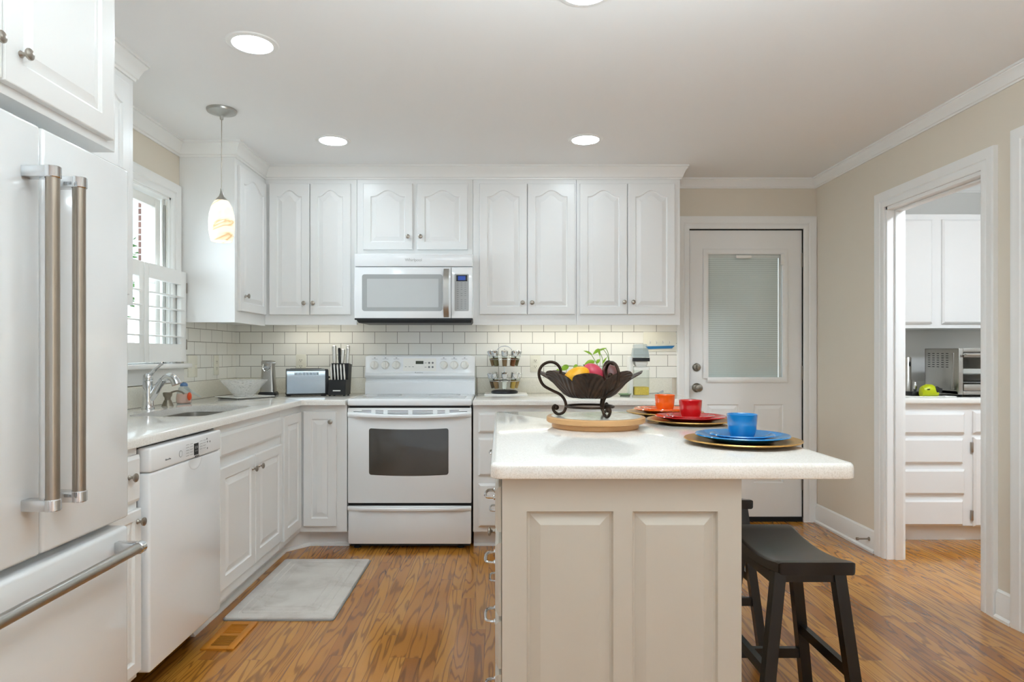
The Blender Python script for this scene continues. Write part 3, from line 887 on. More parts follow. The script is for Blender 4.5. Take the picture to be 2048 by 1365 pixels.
for yy, zz in ((2.628, .85), (2.632, .838), (2.632, .812), (2.655, .836)): lathe(bm, [(0, 0), (.004, 0), (.004, .0008), (0, .0008)], (DP - .0004, yy, zz), 10, axis((1, 0, 0)))
lathe(bm, [(.011, 0), (.0125, 0), (.0125, .0008), (.011, .0008)], (DP - .0004, 2.412, .822), 18, axis((1, 0, 0)))
obj('printed_symbols', bm, 'ink', cp)
# scoop under the panel
bm = nb(); L = []
for k, (r, dx) in enumerate(((.056, .0006), (.05, .0016), (.046, .0006), (.0, .0004))):
    L.append([(DF + dx, 2.53 + r * math.cos(PI + PI * i / 16), .785 + .75 * r * math.sin(PI + PI * i / 16)) for i in range(17)])
loft(bm, L, False, False, False); obj('handle_recess', bm, 'enamel', dw)
struct('trim_15', b1(KX - .10, KX - .09, 2.0, 2.775, 0, .105), 'gap')

# ------------------------------------------------------------------ refrigerator
fr = thing('refrigerator', 'large white french-door refrigerator with steel bar handles', 'refrigerator', (-1.5, 1.617, 0))
obj('body', b1(XL + .02, -1.215, 1.245, 1.99, .03, 1.742, .004), 'fridge', fr)
FX = -1.14
def fdoor(y0, y1, hy):
    p = obj('door', b1(-1.212, FX, y0, y1, .692, 1.758, .010, 3), 'fridge', fr)
    hx = -1.075
    obj('handle_bar', cyl(nb(), (hx, hy, .835), (hx, hy, 1.622), .0152, 20), 'bar', p)
    for z0, z1 in ((1.615, 1.643), (.815, .843)):
        bm = nb(); box(bm, FX - .002, hx, hy - .0165, hy + .0165, z0, z1, .003)
        lathe(bm, [(0, 0), (.0165, 0), (.0185, .002), (.0185, z1 - z0 - .002), (.0165, z1 - z0), (0, z1 - z0)], (hx, hy, z0), 24)
        obj('handle_bracket', bm, 'chrome', p)
fdoor(1.239, 1.6145, 1.562); fdoor(1.6195, 1.997, 1.660)
p = obj('freezer_drawer', b1(-1.212, FX, 1.239, 1.997, .09, .668, .012, 3), 'fridge', fr)
hx, hz = -1.072, .617
obj('handle_bar', cyl(nb(), (hx, 1.30, hz), (hx, 1.925, hz), .0155, 20), 'steel', p)
for y0, y1 in ((1.92, 1.945), (1.285, 1.31)):
    bm = nb(); box(bm, FX - .002, hx, y0, y1, hz - .0165, hz + .0165, .003)
    lathe(bm, [(0, 0), (.0165, 0), (.0185, .003), (.0185, y1 - y0 - .003), (.0165, y1 - y0), (0, y1 - y0)], (hx, y0, hz), 24, axis((0, 1, 0)))
    obj('handle_bracket', bm, 'chrome', p)
bm = nb(); box(bm, -1.25, -1.165, 1.25, 1.985, .012, .075); obj('base_grille', bm, 'greyplastic', fr)
bm = nb()
for y in (1.3, 1.93): cyl(bm, (-1.3, y, 0), (-1.3, y, .035), .02)
obj('foot', bm, 'rubber', fr)

# ------------------------------------------------------------------ range
rg = thing('electric_range', 'white freestanding electric range with smooth cooktop', 'stove', (-.552, 4.25, 0))
x0, x1 = -.931, -.172; RF = 3.963
obj('body', b1(x0 + .006, x1 - .006, RF + .034, 4.54, .055, .874), 'enamel', rg)
bm = nb(); box(bm, x0, x1, RF - .004, 4.53, .878, .919, .011, 3); ct = obj('cooktop', bm, 'enamel', rg)
obj('glass_surface', b1(x0 + .045, x1 - .045, RF + .055, 4.50, .9185, .921, .001), 'cooktop', ct)
bm = nb()
for cx, cy, r in ((-.74, 4.13, .105), (-.37, 4.13, .08), (-.74, 4.36, .08), (-.37, 4.36, .105)): lathe(bm, [(r - .003, .9211), (r, .9213), (r + .001, .9211)], (cx, cy, 0), 40)
obj('burner_ring', bm, 'ink', ct)
# oven door with window and bowed handle
bm = nb(); box(bm, x0 + .002, x1 - .002, RF, RF + .032, .284, .866, .006, 2); od = obj('oven_door', bm, 'enamel', rg)
def wout(x0, x1, z0, z1, r, bulge=.012):
    pts = rpoly([(x0, z0), (x1, z0), (x1, z1), (x0, z1)], r, 4); cx = (x0 + x1) / 2; hw = (x1 - x0) / 2; cz = (z0 + z1) / 2; out = []
    q = []
    for i, p in enumerate(pts):
        q.append(p); n = pts[(i + 1) % len(pts)]
        if abs(n[0] - p[0]) > .1:
            for k in range(1, 12): q.append((p[0] + (n[0] - p[0]) * k / 12, p[1] + (n[1] - p[1]) * k / 12))
    return [(x, z - bulge * (1 - ((x - cx) / hw) ** 2)) for x, z in q]
wo = wout(X(738, 328), X(897, 328), Z(950, 328), Z(857, 328), .014, .008)
bm = loft(nb(), [[(x, RF + .002, z) for x, z in wo], [(x, RF - .0012, z) for x, z in wo], [(x, RF - .0016, z) for x, z in inset(wo, .002)]])
obj('oven_window', bm, 'ovenglass', od)
def bow(bm, zc, h, drop, out, y0):
    L = []
    for i in range(25):
        t = -1 + 2 * i / 24; x = -.5515 + t * .3765; q = 1 - t * t
        z = zc - drop * q; d = .010 + out * min(1, q * 2.2)
        L.append([(x, y0, z + h * .5), (x, y0 - d * .7, z + h * .48), (x, y0 - d, z + h * .2), (x, y0 - d, z - h * .15), (x, y0 - d * .75, z - h * .45), (x, y0, z - h * .5)])
    return loft(bm, L)
obj('handle', bow(nb(), .826, .030, .013, .03, RF + .001), 'enamel', od)
bm = nb()
zt = .853
for a, b_, rows in ((-.893, -.785, 2), (-.759, -.711, 3), (-.685, -.56, 3), (-.534, -.409, 3), (-.382, -.335, 3), (-.308, -.2, 2)):
    for k in range(rows):
        L = []
        aa, bb = (a + .05 * (1 - k), b_) if rows == 2 and a < -.5 else (a, b_ - .05 * (1 - k)) if rows == 2 else (a, b_)
        for i in range(7):
            x = aa + (bb - aa) * i / 6; z = zt - .0085 * k - .006 * (1 - ((x + .5515) / .37) ** 2)
            L.append([(x, RF + .001, z + .0014), (x, RF - .0006, z + .0014), (x, RF - .0006, z - .0014), (x, RF + .001, z - .0014)])
        loft(bm, L)
obj('vent_slots', bm, 'gap', od)
dr = obj('drawer', b1(x0 + .004, x1 - .004, RF + .001, RF + .03, .034, .268, .006, 2), 'enamel', rg)
obj('handle', bow(nb(), .254, .026, .006, .016, RF + .002), 'enamel', dr)
obj('door_gap', b1(x0 + .012, x1 - .012, RF + .004, RF + .036, .862, .882), 'gap', rg)
obj('drawer_gap', b1(x0 + .006, x1 - .006, RF + .006, RF + .036, .264, .288), 'gap', rg)
for xx in (x0 + .05, x1 - .07): obj('foot', cyl(nb(), (xx, RF + .06, 0), (xx, RF + .06, .056), .022), 'rubber', rg)
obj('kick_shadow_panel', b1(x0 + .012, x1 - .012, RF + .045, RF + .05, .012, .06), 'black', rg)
# backguard
GY = 4.475
def gp(bm, z0, z1, y0, y1, xa=x0 + .001, xb=x1 - .001):
    L = [[(xa, y, z), (xb, y, z), (xb, 4.60, z), (xa, 4.60, z)] for y, z in ((y0, z0), (y1, z1))]
    return loft(bm, L)
bm = nb(); gp(bm, .915, 1.0, GY + .002, GY + .012); gp(bm, 1.0, 1.032, GY + .03, GY + .03); bgd = obj('backguard', bm, 'enamel', rg)
bm = nb()
for xs_ in ((x0 + .001, x1 - .001),):
    L = []
    for i in range(21):
        x = xs_[0] + (xs_[1] - xs_[0]) * i / 20; q = 1 - ((i - 10) / 10) ** 2; e = .012 if i in (0, 20) else 0
        L.append([(x, 4.60, 1.032), (x, GY, 1.032), (x, GY - .016 + e, 1.046), (x, GY - .016 + e, 1.056 - .006 * q + .012), (x, GY - .006 + e, 1.066 + .0), (x, GY + .012 + e, 1.176 - e * .6), (x, GY + .022, 1.186 - e * .6), (x, 4.60, 1.186 - e * .6)])
    loft(bm, L)
con = obj('control_console', bm, 'enamel', rg)
def cy(z): return GY - .006 + (z - 1.066) / .11 * .018        # front of the sloping console
tilt = Matrix.Rotation(-math.atan2(.018, .11), 4, 'X')
for px in (748.5, 770, 792, 887, 908, 929):
    x = X(px, 291); z = 1.118; bm = nb()
    lathe(bm, [(0, 0), (.029, 0), (.029, .006), (.026, .010), (.025, .02), (.022, .024), (0, .0245)], (x, cy(z), z), 28, axis((0, -1, .16)))
    box(bm, x - .005, x + .005, cy(z) - .034, cy(z) - .018, z - .022, z + .024, .003)
    obj('control_knob', bm, 'plastic', con)
bm = nb(); zc = 1.121
def plate(bm, x0, x1, z0, z1, off, r=.006, th=.0012):
    o = rrect(x0, x1, z0, z1, r, 3)
    return loft(bm, [[(x, cy(z) - off + th + .002, z) for x, z in o], [(x, cy(z) - off, z) for x, z in o]])
obj('touch_panel', plate(nb(), X(806, 291), X(872, 291), 1.077, 1.165, .0018), 'plastic', con)
obj('clock_display', plate(nb(), X(831, 291), X(846.5, 291), 1.126, 1.147, .003, .001), 'lcd', con)
bm = nb()
for i, px in enumerate((811.5, 819, 826)): plate(bm, X(px, 291) - .007, X(px, 291) + .005, 1.106, 1.109, .0028, .0008)
for px in (858, 865):
    for z in (1.134, 1.105): lathe(bm, [(0, 0), (.007, 0), (.007, .001), (0, .001)], (X(px, 291), cy(z) - .002, z), 14, axis((0, -1, .16)))
for z in (1.134, 1.105): plate(bm, X(849, 291), X(853, 291), z - .0015, z + .0015, .0028, .0005)
for px in (748.5, 770, 792, 887, 908, 929):
    plate(bm, X(px, 291) - .02, X(px, 291) + .02, 1.1595, 1.161, .0015, .0005); plate(bm, X(px, 291) - .005, X(px, 291) + .005, 1.166, 1.17, .0015, .0005)
obj('printed_marks', bm, 'ink', con)
Rb = Matrix(((1, 0, 0, 0), (0, 0, -1, 0), (0, 1, 0, 0), (0, 0, 0, 1)))    # text facing -Y
text('lettering', 'Kenmore', .0145, Matrix.Translation((X(838, 291), cy(1.062) - .0035, 1.0655)) @ Rb, 'darkink', con)

# ------------------------------------------------------------------ microwave
mw = thing('microwave_oven', 'white over-the-range microwave with blue display', 'microwave', (-.553, 4.4, 1.414))
MF = 4.167; s = 312.0
mx0, mx1 = X(709, s), X(945, s)
obj('body', b1(mx0 + .002, mx1 - .002, MF + .03, YB - .0085, 1.425, 1.838), 'enamel', mw)
vp = obj('vent_panel', b1(mx0, mx1, MF, MF + .03, Z(533, s), 1.838, .004), 'enamel', mw)
text('lettering', 'Whirlpool', .026, Matrix.Translation((X(827, s), MF - .0004, Z(520.5, s))) @ Rb @ Matrix.Shear('XY', 4, (.25, 0)), 'greyplastic', vp)
dz0, dz1 = Z(637, s), Z(534.5, s)
dd = obj('door', b1(mx0, X(902, s), MF, MF + .03, dz0, dz1, .004), 'enamel', mw)
def rpl(x0, x1, z0, z1, y0, y1, r):
    o = rrect(x0, x1, z0, z1, r, 5); return loft(nb(), [[(a, y1, b) for a, b in o], [(a, y0, b) for a, b in o]])
obj('window_border', rpl(X(724, s), X(885, s), Z(622.5, s), Z(549, s), MF - .0012, MF + .004, .016), 'mwframe', dd)
obj('window', rpl(X(734, s), X(877, s), Z(615, s), Z(558, s), MF - .0018, MF + .004, .004), 'mwglass', dd)
bm = nb(); L = []
for i in range(13):
    t = -1 + i / 6; z = Z(586.5, s) + t * .156; y = MF - .002 - .034 * (1 - t ** 4)
    L.append([(X(887.5, s), y, z), (X(898, s), y, z), (X(898, s), y + .006, z), (X(887.5, s), y + .006, z)])
loft(bm, L); obj('handle', bm, 'steel', dd)
cpn = obj('control_panel', b1(X(902.7, s), mx1, MF, MF + .03, dz0, dz1, .004), 'enamel', mw)
obj('keypad', rpl(X(909, s), X(937.5, s), Z(622.5, s), Z(548.5, s), MF - .001, MF + .003, .006), 'greyplastic', cpn)
obj('display', rpl(X(912.5, s), X(934.5, s), Z(563, s), Z(550.5, s), MF - .0018, MF + .003, .001), 'black', cpn)
obj('display_screen', rpl(X(916, s), X(931, s), Z(561, s), Z(552.5, s), MF - .0022, MF + .003, .001), 'display', cpn)
bm = nb()
for r in range(13):
    for c in range(3):
        if random.random() < .12: continue
        cx = X(915.5 + c * 7.6, s); z = Z(566.5 + r * 4.2, s); box(bm, cx - .0055, cx + .0055, MF - .0016, MF, z - .0014, z + .0014)
obj('keypad_print', bm, 'ink', cpn)
bm = nb(); loft(bm, [[(mx0 + .004, MF + .002, 1.424), (mx1 - .002, MF + .002, 1.424), (mx1 - .002, 4.55, 1.424), (mx0 + .004, 4.55, 1.424)], [(mx0 + .02, MF + .03, 1.396), (mx1 - .01, MF + .03, 1.396), (mx1 - .02, 4.50, 1.396), (mx0 + .03, 4.50, 1.396)]])
box(bm, mx0, mx1, MF + .002, MF + .03, 1.414, dz0 + .001)
obj('underside_vent', bm, 'black', mw)

# ------------------------------------------------------------------ lamps
def downlight(px, py, label, X_=None, Y_=None):
    s = (710 - py) / (ZC - CZ); x, y = (px - 1000) / s, 1300 / s
    t = thing('recessed_light', label, 'ceiling light', (x, y, ZC), 'recessed ceiling lights')
    obj('trim_ring', lathe(nb(), [(.076, -.002), (.079, -.006), (.098, -.004), (.102, 0), (.076, 0)], (x, y, ZC), 40), 'trim', t)
    obj('diffuser', lathe(nb(), [(0, -.0035), (.076, -.0035), (.076, -.001), (0, -.001)], (x, y, ZC), 40), 'lamp', t)
downlight(505, 87, 'lit recessed ceiling light nearest the fridge')
downlight(666, 281, 'lit recessed ceiling light above the floor in front of the range')
downlight(1171, 279, 'lit recessed ceiling light over the far end of the island')
downlight(1172, -18, 'lit recessed ceiling light cut off by the top of the picture')
pl = thing('pendant_lamp', 'small pendant lamp with swirled amber glass shade above the sink', 'pendant lamp', (-1.42, 3.316, ZC))
px_, py_ = -1.42, 3.316
obj('canopy', lathe(nb(), [(0, -.05), (.008, -.05), (.010, -.032), (.03, -.024), (.055, -.017), (.07, -.013), (.073, -.006), (.073, 0), (0, 0)], (px_, py_, ZC), 36), 'steel', pl)
obj('cord', cyl(nb(), (px_, py_, 2.03), (px_, py_, ZC - .045), .0022, 8), 'nickel', pl)
obj('socket_cap', lathe(nb(), [(0, 2.04), (.005, 2.038), (.008, 2.015), (.014, 1.998), (.028, 1.982), (.032, 1.975), (0, 1.975)], (px_, py_, 0), 28), 'steel', pl)
prof = [(.028, 1.979), (.036, 1.972), (.05, 1.945), (.060, 1.905), (.064, 1.865), (.062, 1.82), (.055, 1.785), (.05, 1.768), (.047, 1.769), (.052, 1.79), (.058, 1.82), (.06, 1.865), (.056, 1.905), (.046, 1.945), (.03, 1.972)]
so = lathe(nb(), [(a, b) for a, b in prof], (px_, py_, 0), 36)
obj('glass_shade', so, 'shade', pl)
obj('bulb', ell(nb(), (px_, py_, 1.85), .026, .026, .034), 'strip', pl)
# unseen fill light added to brighten the ceiling, set in a made-up bowl
BLx, BLy, BLz = .3, .85, 1.80
t = thing('added_uplight', 'added uplight in a white bowl, out of view, brightening the ceiling', 'pendant lamp', (BLx, BLy, ZC))
obj('bowl', lathe(nb(), [(0, -.075), (.12, -.06), (.22, -.025), (.262, .008), (.268, .012), (.262, .014), (.21, -.015), (.11, -.05), (0, -.065)], (BLx, BLy, BLz), 40), 'plastic', t)
obj('rod', cyl(nb(), (BLx, BLy, BLz - .07), (BLx, BLy, ZC - .01), .005, 10), 'steel', t)
obj('canopy', lathe(nb(), [(0, -.03), (.02, -.028), (.055, -.01), (.06, 0), (0, 0)], (BLx, BLy, ZC), 28), 'steel', t)
ul = bpy.data.lights.new('uplight_fill', 'AREA'); ul.shape = 'DISK'; ul.size = .48; ul.energy = 37; ul.color = (.78, .93, 1.0)
ulo = bpy.data.objects.new('uplight_fill', ul); COL.objects.link(ulo); ulo.parent = t; ulo.location = (0, 0, BLz + .012 - ZC); ulo.rotation_euler = (PI, 0, 0)
for a, b_, lab in ((-1.50, -1.0, 'slim under-cabinet light strip left of the microwave'), (-.10, 1.12, 'slim under-cabinet light strip right of the microwave')):
    t = thing('under_cabinet_light', lab, 'light', ((a + b_) / 2, 4.47, 1.40), 'under-cabinet lights')
    obj('housing', b1(a, b_, 4.43, 4.50, 1.404, 1.419, .002), 'plastic', t)
    obj('diffuser', b1(a + .01, b_ - .01, 4.437, 4.493, 1.4005, 1.404), 'strip', t)

# ------------------------------------------------------------------ island
isl = thing('kitchen_island', 'pale painted kitchen island with two raised end panels and side drawers', 'island', (.31, 2.35, 0))
IF = 1.652; ix0, ix1 = .006, .612
obj('body', b1(ix0, ix1, IF + .02, 3.09, .0, .8765), 'isl', isl)
bm = nb(); P = mp('back', IF + .02); zt = Z(1024, 788); zb = .13
st = [ix0 - .001, X(1053.5, 788), X(1227, 788), X(1265, 788), X(1436.5, 788), ix1 + .002]
for a, b_ in ((0, 1), (2, 3), (4, 5)): box(bm, st[a], st[b_], IF, IF + .0195, 0, .8765)
for a, b_ in ((1, 2), (3, 4)):
    box(bm, st[a], st[b_], IF, IF + .0195, zt, .8765); box(bm, st[a], st[b_], IF, IF + .0195, 0, zb)
    loft(bm, raised(bm, P, st[a], st[b_], zb, zt, .02, 0, .034, .011), False, True)
obj('end_panel', bm, 'isl', isl, 9)
def pull(parent, y, z, w):
    L = []
    pts = spl([(w, y - .048, z), (w - .02, y - .046, z), (w - .027, y - .03, z - .001), (w - .029, y, z - .002), (w - .027, y + .03, z - .001), (w - .02, y + .046, z), (w, y + .048, z)], 4)
    bm = tube(nb(), pts, .0042, 8)
    for yy in (y - .048, y + .048): ell(bm, (w - .002, yy, z), .005, .008, .008, 10, 6)
    return obj('pull_handle', bm, 'chrome', parent)
DFI = -.0125
for y0, y1, z0, z1, py, pz in ((1.664, 2.05, .736, .851, 1.857, .793), (1.664, 2.05, .52, .708, 1.857, .611), (1.664, 2.05, .385, .505, 1.857, .447), (1.664, 2.05, .11, .37, 1.857, .24),
                               (2.26, 3.07, .736, .851, 2.66, .793), (2.26, 3.07, .48, .708, 2.66, .563), (2.26, 3.07, .11, .45, 2.66, .28)):
    p = rdoor('drawer', isl, 'isl', 'isl', y0, y1, z0, z1, .0035, .016, 0, .04, True); pull(p, py, pz, DFI)
p = rdoor('drawer', isl, 'isl', 'isl', 2.06, 2.25, .736, .851, .0035, .016, 0, .04, True)
p = rdoor('door', isl, 'isl', 'isl', 2.06, 2.25, .11, .708, .0035, .016, 0, .05); knob(p, 'isl', 2.10, .619, DFI)
bm = slab(nb(), rpoly([(-.0245, 1.63), (.90, 1.63), (.90, 3.13), (-.0245, 3.13)], .03), .877, .917, .012, rb=.003)
single('island_countertop', bm, 'quartz', 'white speckled quartz slab topping the island', 'countertop', base=(.44, 2.38, .877))

# ------------------------------------------------------------------ stools
def stool():
    t = thing('saddle_stool', 'near black saddle-seat stool beside the island', 'stool', (0, 0, 0), 'saddle stools at the island')
    bm = nb(); L = []; hw = .108; n = 20
    for xi, ins in ((-hw, .006), (-hw + .004, .002), (-hw + .010, 0), (hw - .010, 0), (hw - .004, .002), (hw, .006)):
        top = []; bot = []
        for i in range(n + 1):
            u = -1 + 2 * i / n; y = u * (.205 - ins); z = .587 + .026 * u * u * (1.0 if True else 0)
            if abs(u) > .93: z -= .004
            top.append((xi, y, z - ins)); bot.append((xi, y * .995, z - .036 + ins))
        L.append(top + bot[::-1])
    loft(bm, L); obj('seat', bm, 'stoolblack', t)
    def beam(bm, p, q, a, b_):
        p = Vector(p); q = Vector(q); d_ = (q - p).normalized(); u = Vector((1, 0, 0)) if abs(d_.x) < .8 else Vector((0, 1, 0))
        u = (u - d_ * u.dot(d_)).normalized(); v = d_.cross(u)
        return loft(bm, [[c + u * sx * a + v * sy * b_ for sx, sy in ((-1, -1), (1, -1), (1, 1), (-1, 1))] for c in (p, q)])
    def at(sx, sy, z): k = (.565 - z) / .565; return (sx * (.085 + .068 * k), sy * (.145 + .03 * k), z)
    for sx in (-1, 1):
        for sy in (-1, 1): obj('leg', beam(nb(), at(sx, sy, 0), at(sx, sy, .568), .0165, .0165), 'stoolblack', t)
    for sx in (-1, 1):
        obj('stretcher', beam(nb(), at(sx, -1, .275), at(sx, 1, .275), .0095, .016), 'stoolblack', t)
        obj('apron', beam(nb(), at(sx, -1, .54), at(sx, 1, .54), .0095, .016), 'stoolblack', t)
    for sy in (-1, 1):
        obj('stretcher', beam(nb(), at(-1, sy, .19), at(1, sy, .19), .0095, .016), 'stoolblack', t)
        obj('apron', beam(nb(), at(-1, sy, .555), at(1, sy, .555), .0095, .018), 'stoolblack', t)
    return t
s1 = stool(); s1.location = (.888, 2.02, 0)
dup(s1, (.905, 2.80, 0), label='black saddle-seat stool at the far end of the island, mostly hidden')

# ------------------------------------------------------------------ on the island
BXc, BYc = .36, 2.45
bd = lathe(nb(), [(0, 0), (.158, 0), (.162, .004), (.162, .017), (.158, .0205), (0, .0205)], (0, 0, 0), 64)
o = single('round_board', bd, 'woodend', 'lower, smaller wooden disc beneath the marble-topped board', 'board'); o.location = (BXc - .002, BYc, .917)
t = thing('serving_board', 'round wood-edged board with marble top under the fruit bowl', 'board', (BXc, BYc, .9378))
obj('rim', lathe(nb(), [(0, 0), (.180, 0), (.184, .004), (.184, .018), (.181, .0215), (.168, .0218), (.168, .019), (0, .019)], (BXc, BYc, .9378), 64), 'woodend', t)
obj('marble_inlay', lathe(nb(), [(0, .019), (.1675, .019), (.1675, .0222), (0, .0224)], (BXc, BYc, .9378), 64), 'marble', t)
BT = .9602
fb = thing('fruit_bowl', 'bronze leaf-shaped fruit bowl on scrolled iron legs', 'bowl', (.338, BYc, BT))
def leafsurf():
    bm = nb(); n = 144; th = .0032
    rows = [(.0, 0.0), (.02, 0), (.05, 0), (.07, .001), (.081, .004), (.10, .016), (.125, .042), (.14, .060), (.152, .073), (.165, .083), (.18, .090), (.195, .0945)]
    def zr_(r):
        for (r0, z0), (r1, z1) in zip(rows, rows[1:]):
            if r <= r1: return z0 + (z1 - z0) * (r - r0) / (r1 - r0)
        return rows[-1][1]
    def pt(r, a, off):
        u = ((a - math.radians(-10) + PI / 8) / (PI / 4)) % 1.0; d_ = abs(2 * u - 1)             # 0 on a leaf's midrib, 1 between two leaves
        lob = 1 - d_ ** 2.6; t = r / .195
        k = 1 - .24 * (1 - lob) * t ** 2.5
        q = r * k
        cup_ = .010 * math.cos(PI * d_) * t ** 3 * (1 - .5 * t)
        return (.338 + q * math.cos(a), BYc + q * math.sin(a), 1.0275 + zr_(q) + cup_ + off + .004 * math.sin(5 * a + 1) * t ** 4)
    L = [[pt(max(r, .0005), 2 * PI * i / n, 0) for i in range(n)] for r, z in rows]
    L += [[pt(max(r, .0005), 2 * PI * i / n, th) for i in range(n)] for r, z in rows[::-1]]
    return loft(bm, L)
lb = obj('leaf_bowl', leafsurf(), 'leafbowl', fb)
zpx = [(400, 940), (385, 912), (358, 925), (350, 965), (385, 1020), (440, 1041), (510, 1010), (545, 920), (520, 820), (450, 740), (330, 680), (210, 610), (150, 510), (137, 400), (190, 300), (290, 252), (390, 270), (455, 345), (462, 425), (430, 478), (375, 472), (345, 440)]
prof = [((1060 + a / 7.583 - 1179) / -530, CZ - (690 + b / 7.583 - 710) / 530) for a, b in zpx]
zmin = min(z for r, z in prof)
for ang in (178, -66, 52):
    a = math.radians(ang)
    pts = spl([(.338 + r * math.cos(a), BYc + r * math.sin(a), z - zmin + BT + .0058) for r, z in prof], 5)
    rr = [.0055] * len(pts)
    bm = tube(nb(), pts, rr, 10)
    for q in (pts[0], pts[-1]): ell(bm, q, .010, .010, .010, 12, 8)
    obj('scroll_leg', bm, 'iron', fb)
zr = CZ - (690 + 922 / 7.583 - 710) / 530 - zmin + BT + .0058
obj('base_ring', tube(nb(), [(.338 + .089 * math.cos(2 * PI * i / 48), BYc + .089 * math.sin(2 * PI * i / 48), zr) for i in range(48)], .0045, 8, True), 'iron', fb)
def fruit(name, mat, label, px, py, yy, rx, ry, rz, rot=0, tiltx=0, stemtop=True):
    s = 1300 / yy; c = Vector((X(px, s), yy, Z(py, s)))
    t = thing(name, label, 'fruit', c - Vector((0, 0, rz)), 'fruit in the bronze bowl')
    R = Matrix.Rotation(math.radians(rot), 4, 'Y') @ Matrix.Rotation(math.radians(tiltx), 4, 'X')
    bm = nb(); n = 24; m = 14; pr = []
    for i in range(m + 1):
        th = PI * i / m; pr.append((math.sin(th) * (1 + .06 * math.cos(th)), -math.cos(th)))
    lathe(bm, pr, c, n, R @ Matrix.Diagonal((rx, ry, rz, 1)))
    obj('skin', bm, mat, t)
    tip = c + (R @ Vector((0, 0, rz * .99))).xyz; e = (R @ Vector((0, 0, 1))).xyz
    obj('stem', cyl(nb(), tip - e * .003, tip + e * .006, .002, 6), 'bark', t)
fruit('mango', 'mango', 'large yellow mango at the left of the bronze bowl', 1153, 754, 2.44, .035, .04, .053, 62)
fruit('apple', 'apple', 'pink-red fruit in the middle of the bronze bowl', 1186, 746, 2.46, .033, .033, .042, -50)
fruit('peach', 'peach', 'small peach-coloured fruit below the pink one in the bronze bowl', 1183, 763, 2.41, .024, .024, .023, 10)
fruit('mango', 'plum', 'dark purplish mango at the right of the bronze bowl', 1223, 751, 2.455, .034, .034, .043, -30)

def cup(bm):
    return lathe(bm, [(0, .003), (.0285, .003), (.029, 0), (.033, 0), (.0375, .009), (.0410, .022), (.0430, .042), (.0452, .069), (.0462, .0705), (.0448, .0715), (.0425, .068), (.040, .04), (.037, .016), (.028, .007), (0, .006)], n=40)
def plate_(R, base, h):
    return lathe(nb(), [(0, .001), (base - .004, .001), (base - .003, 0), (base, 0), (base + .006, .003), (R * .8, h * .5), (R - .004, h - .002), (R, h), (R - .002, h + .003), (R * .78, h * .62 + .004), (base + .004, .0065), (0, .006)], n=64)
first = {}
def setting(word, mat, x, y):
    z = .917
    def put(key, name, bmf, m, label, cat, dz, group):
        bm = bmf(); o = single(name, bm, m, label, cat, group); o.location = (x, y, z + dz); return o
    put('c', 'charger_plate', lambda: plate_(.172, .12, .014), 'gold', f'gold charger plate under the {word} dishes', 'plate', 0, 'gold charger plates')
    put('d', 'dinner_plate', lambda: plate_(.139, .08, .021), mat, f'{word} dinner plate on a gold charger', 'plate', .0068, 'dinner plates')
    put('s', 'salad_plate', lambda: plate_(.095, .055, .016), mat, f'small {word} salad plate between the cup and dinner plate', 'plate', .0136, 'salad plates')
    put('k', 'cup', lambda: cup(nb()), mat, f'{word} handleless cup on a stack of {word} plates', 'cup', .0204, 'coloured cups')
setting('blue', 'blue', .741, 1.99)
setting('red', 'red', .762, 2.60)
setting('orange', 'orange', .748, 2.95)

# ------------------------------------------------------------------ counter right of the range
single('white_board', b1(-.105, .185, 4.34, 4.56, .917, .926, .002), 'plastic', 'flat white board under the spice rack', 'board', base=(.04, 4.45, .917))
SR = Vector((.031, 4.45, .926))
rk = thing('spice_rack', 'two-tier chrome spice carousel on a black base', 'spice rack', SR)
obj('base', lathe(nb(), [(0, 0), (.088, 0), (.092, .006), (.09, .016), (.075, .022), (0, .024)], SR, 40), 'black', rk)
bm = nb(); cyl(bm, SR + Vector((0, 0, .02)), SR + Vector((0, 0, .305)), .004, 10)
tube(bm, [SR + Vector((.062 * math.cos(PI * i / 16), 0, .262 + .062 * math.sin(PI * i / 16))) for i in range(17)], .0025, 6)
for zz, r in ((.085, .108), (.085, .064), (.103, .112), (.232, .107), (.232, .063), (.250, .111)):
    tube(bm, [SR + Vector((r * math.cos(2 * PI * i / 40), r * math.sin(2 * PI * i / 40), zz)) for i in range(40)], .0016, 5, True)
    for k in range(4):
        a = PI / 8 + k * PI / 2; tube(bm, [SR + Vector((0, 0, zz)), SR + Vector((r * math.cos(a), r * math.sin(a), zz))], .0014, 5)
obj('wire_frame', bm, 'chrome', rk)
def jar0():
    t = thing('spice_jar', 'spice jar', 'spice jar', (0, 0, 0), 'spice jars on the carousel')
    obj('glass_body', lathe(nb(), [(0, 0), (.0155, 0), (.0165, .002), (.0195, .07), (.0195, .073), (.018, .073), (.015, .003), (0, .003)], n=18), 'jarglass', t)
    obj('contents', lathe(nb(), [(0, .0035), (.0147, .0035), (.0171, .055), (0, .056)], n=18), 'spice', t)
    obj('lid', lathe(nb(), [(0, .074), (.0205, .0735), (.0215, .075), (.0232, .107), (.0215, .109), (0, .1095)], n=18), 'chrome', t)
    return t
spc = {}
for nm, c in (('brown', '#8d6d49'), ('rust', '#8a4f28'), ('olive', '#6b6140'), ('tan', '#b2915a'), ('white', '#e9e6df'), ('yellow', '#c9a44e'), ('dark', '#5b4630'), ('grey', '#8a7a66')):
    spc[nm] = pm('spice_' + nm, c, .9, vary=.15, vscale=150)
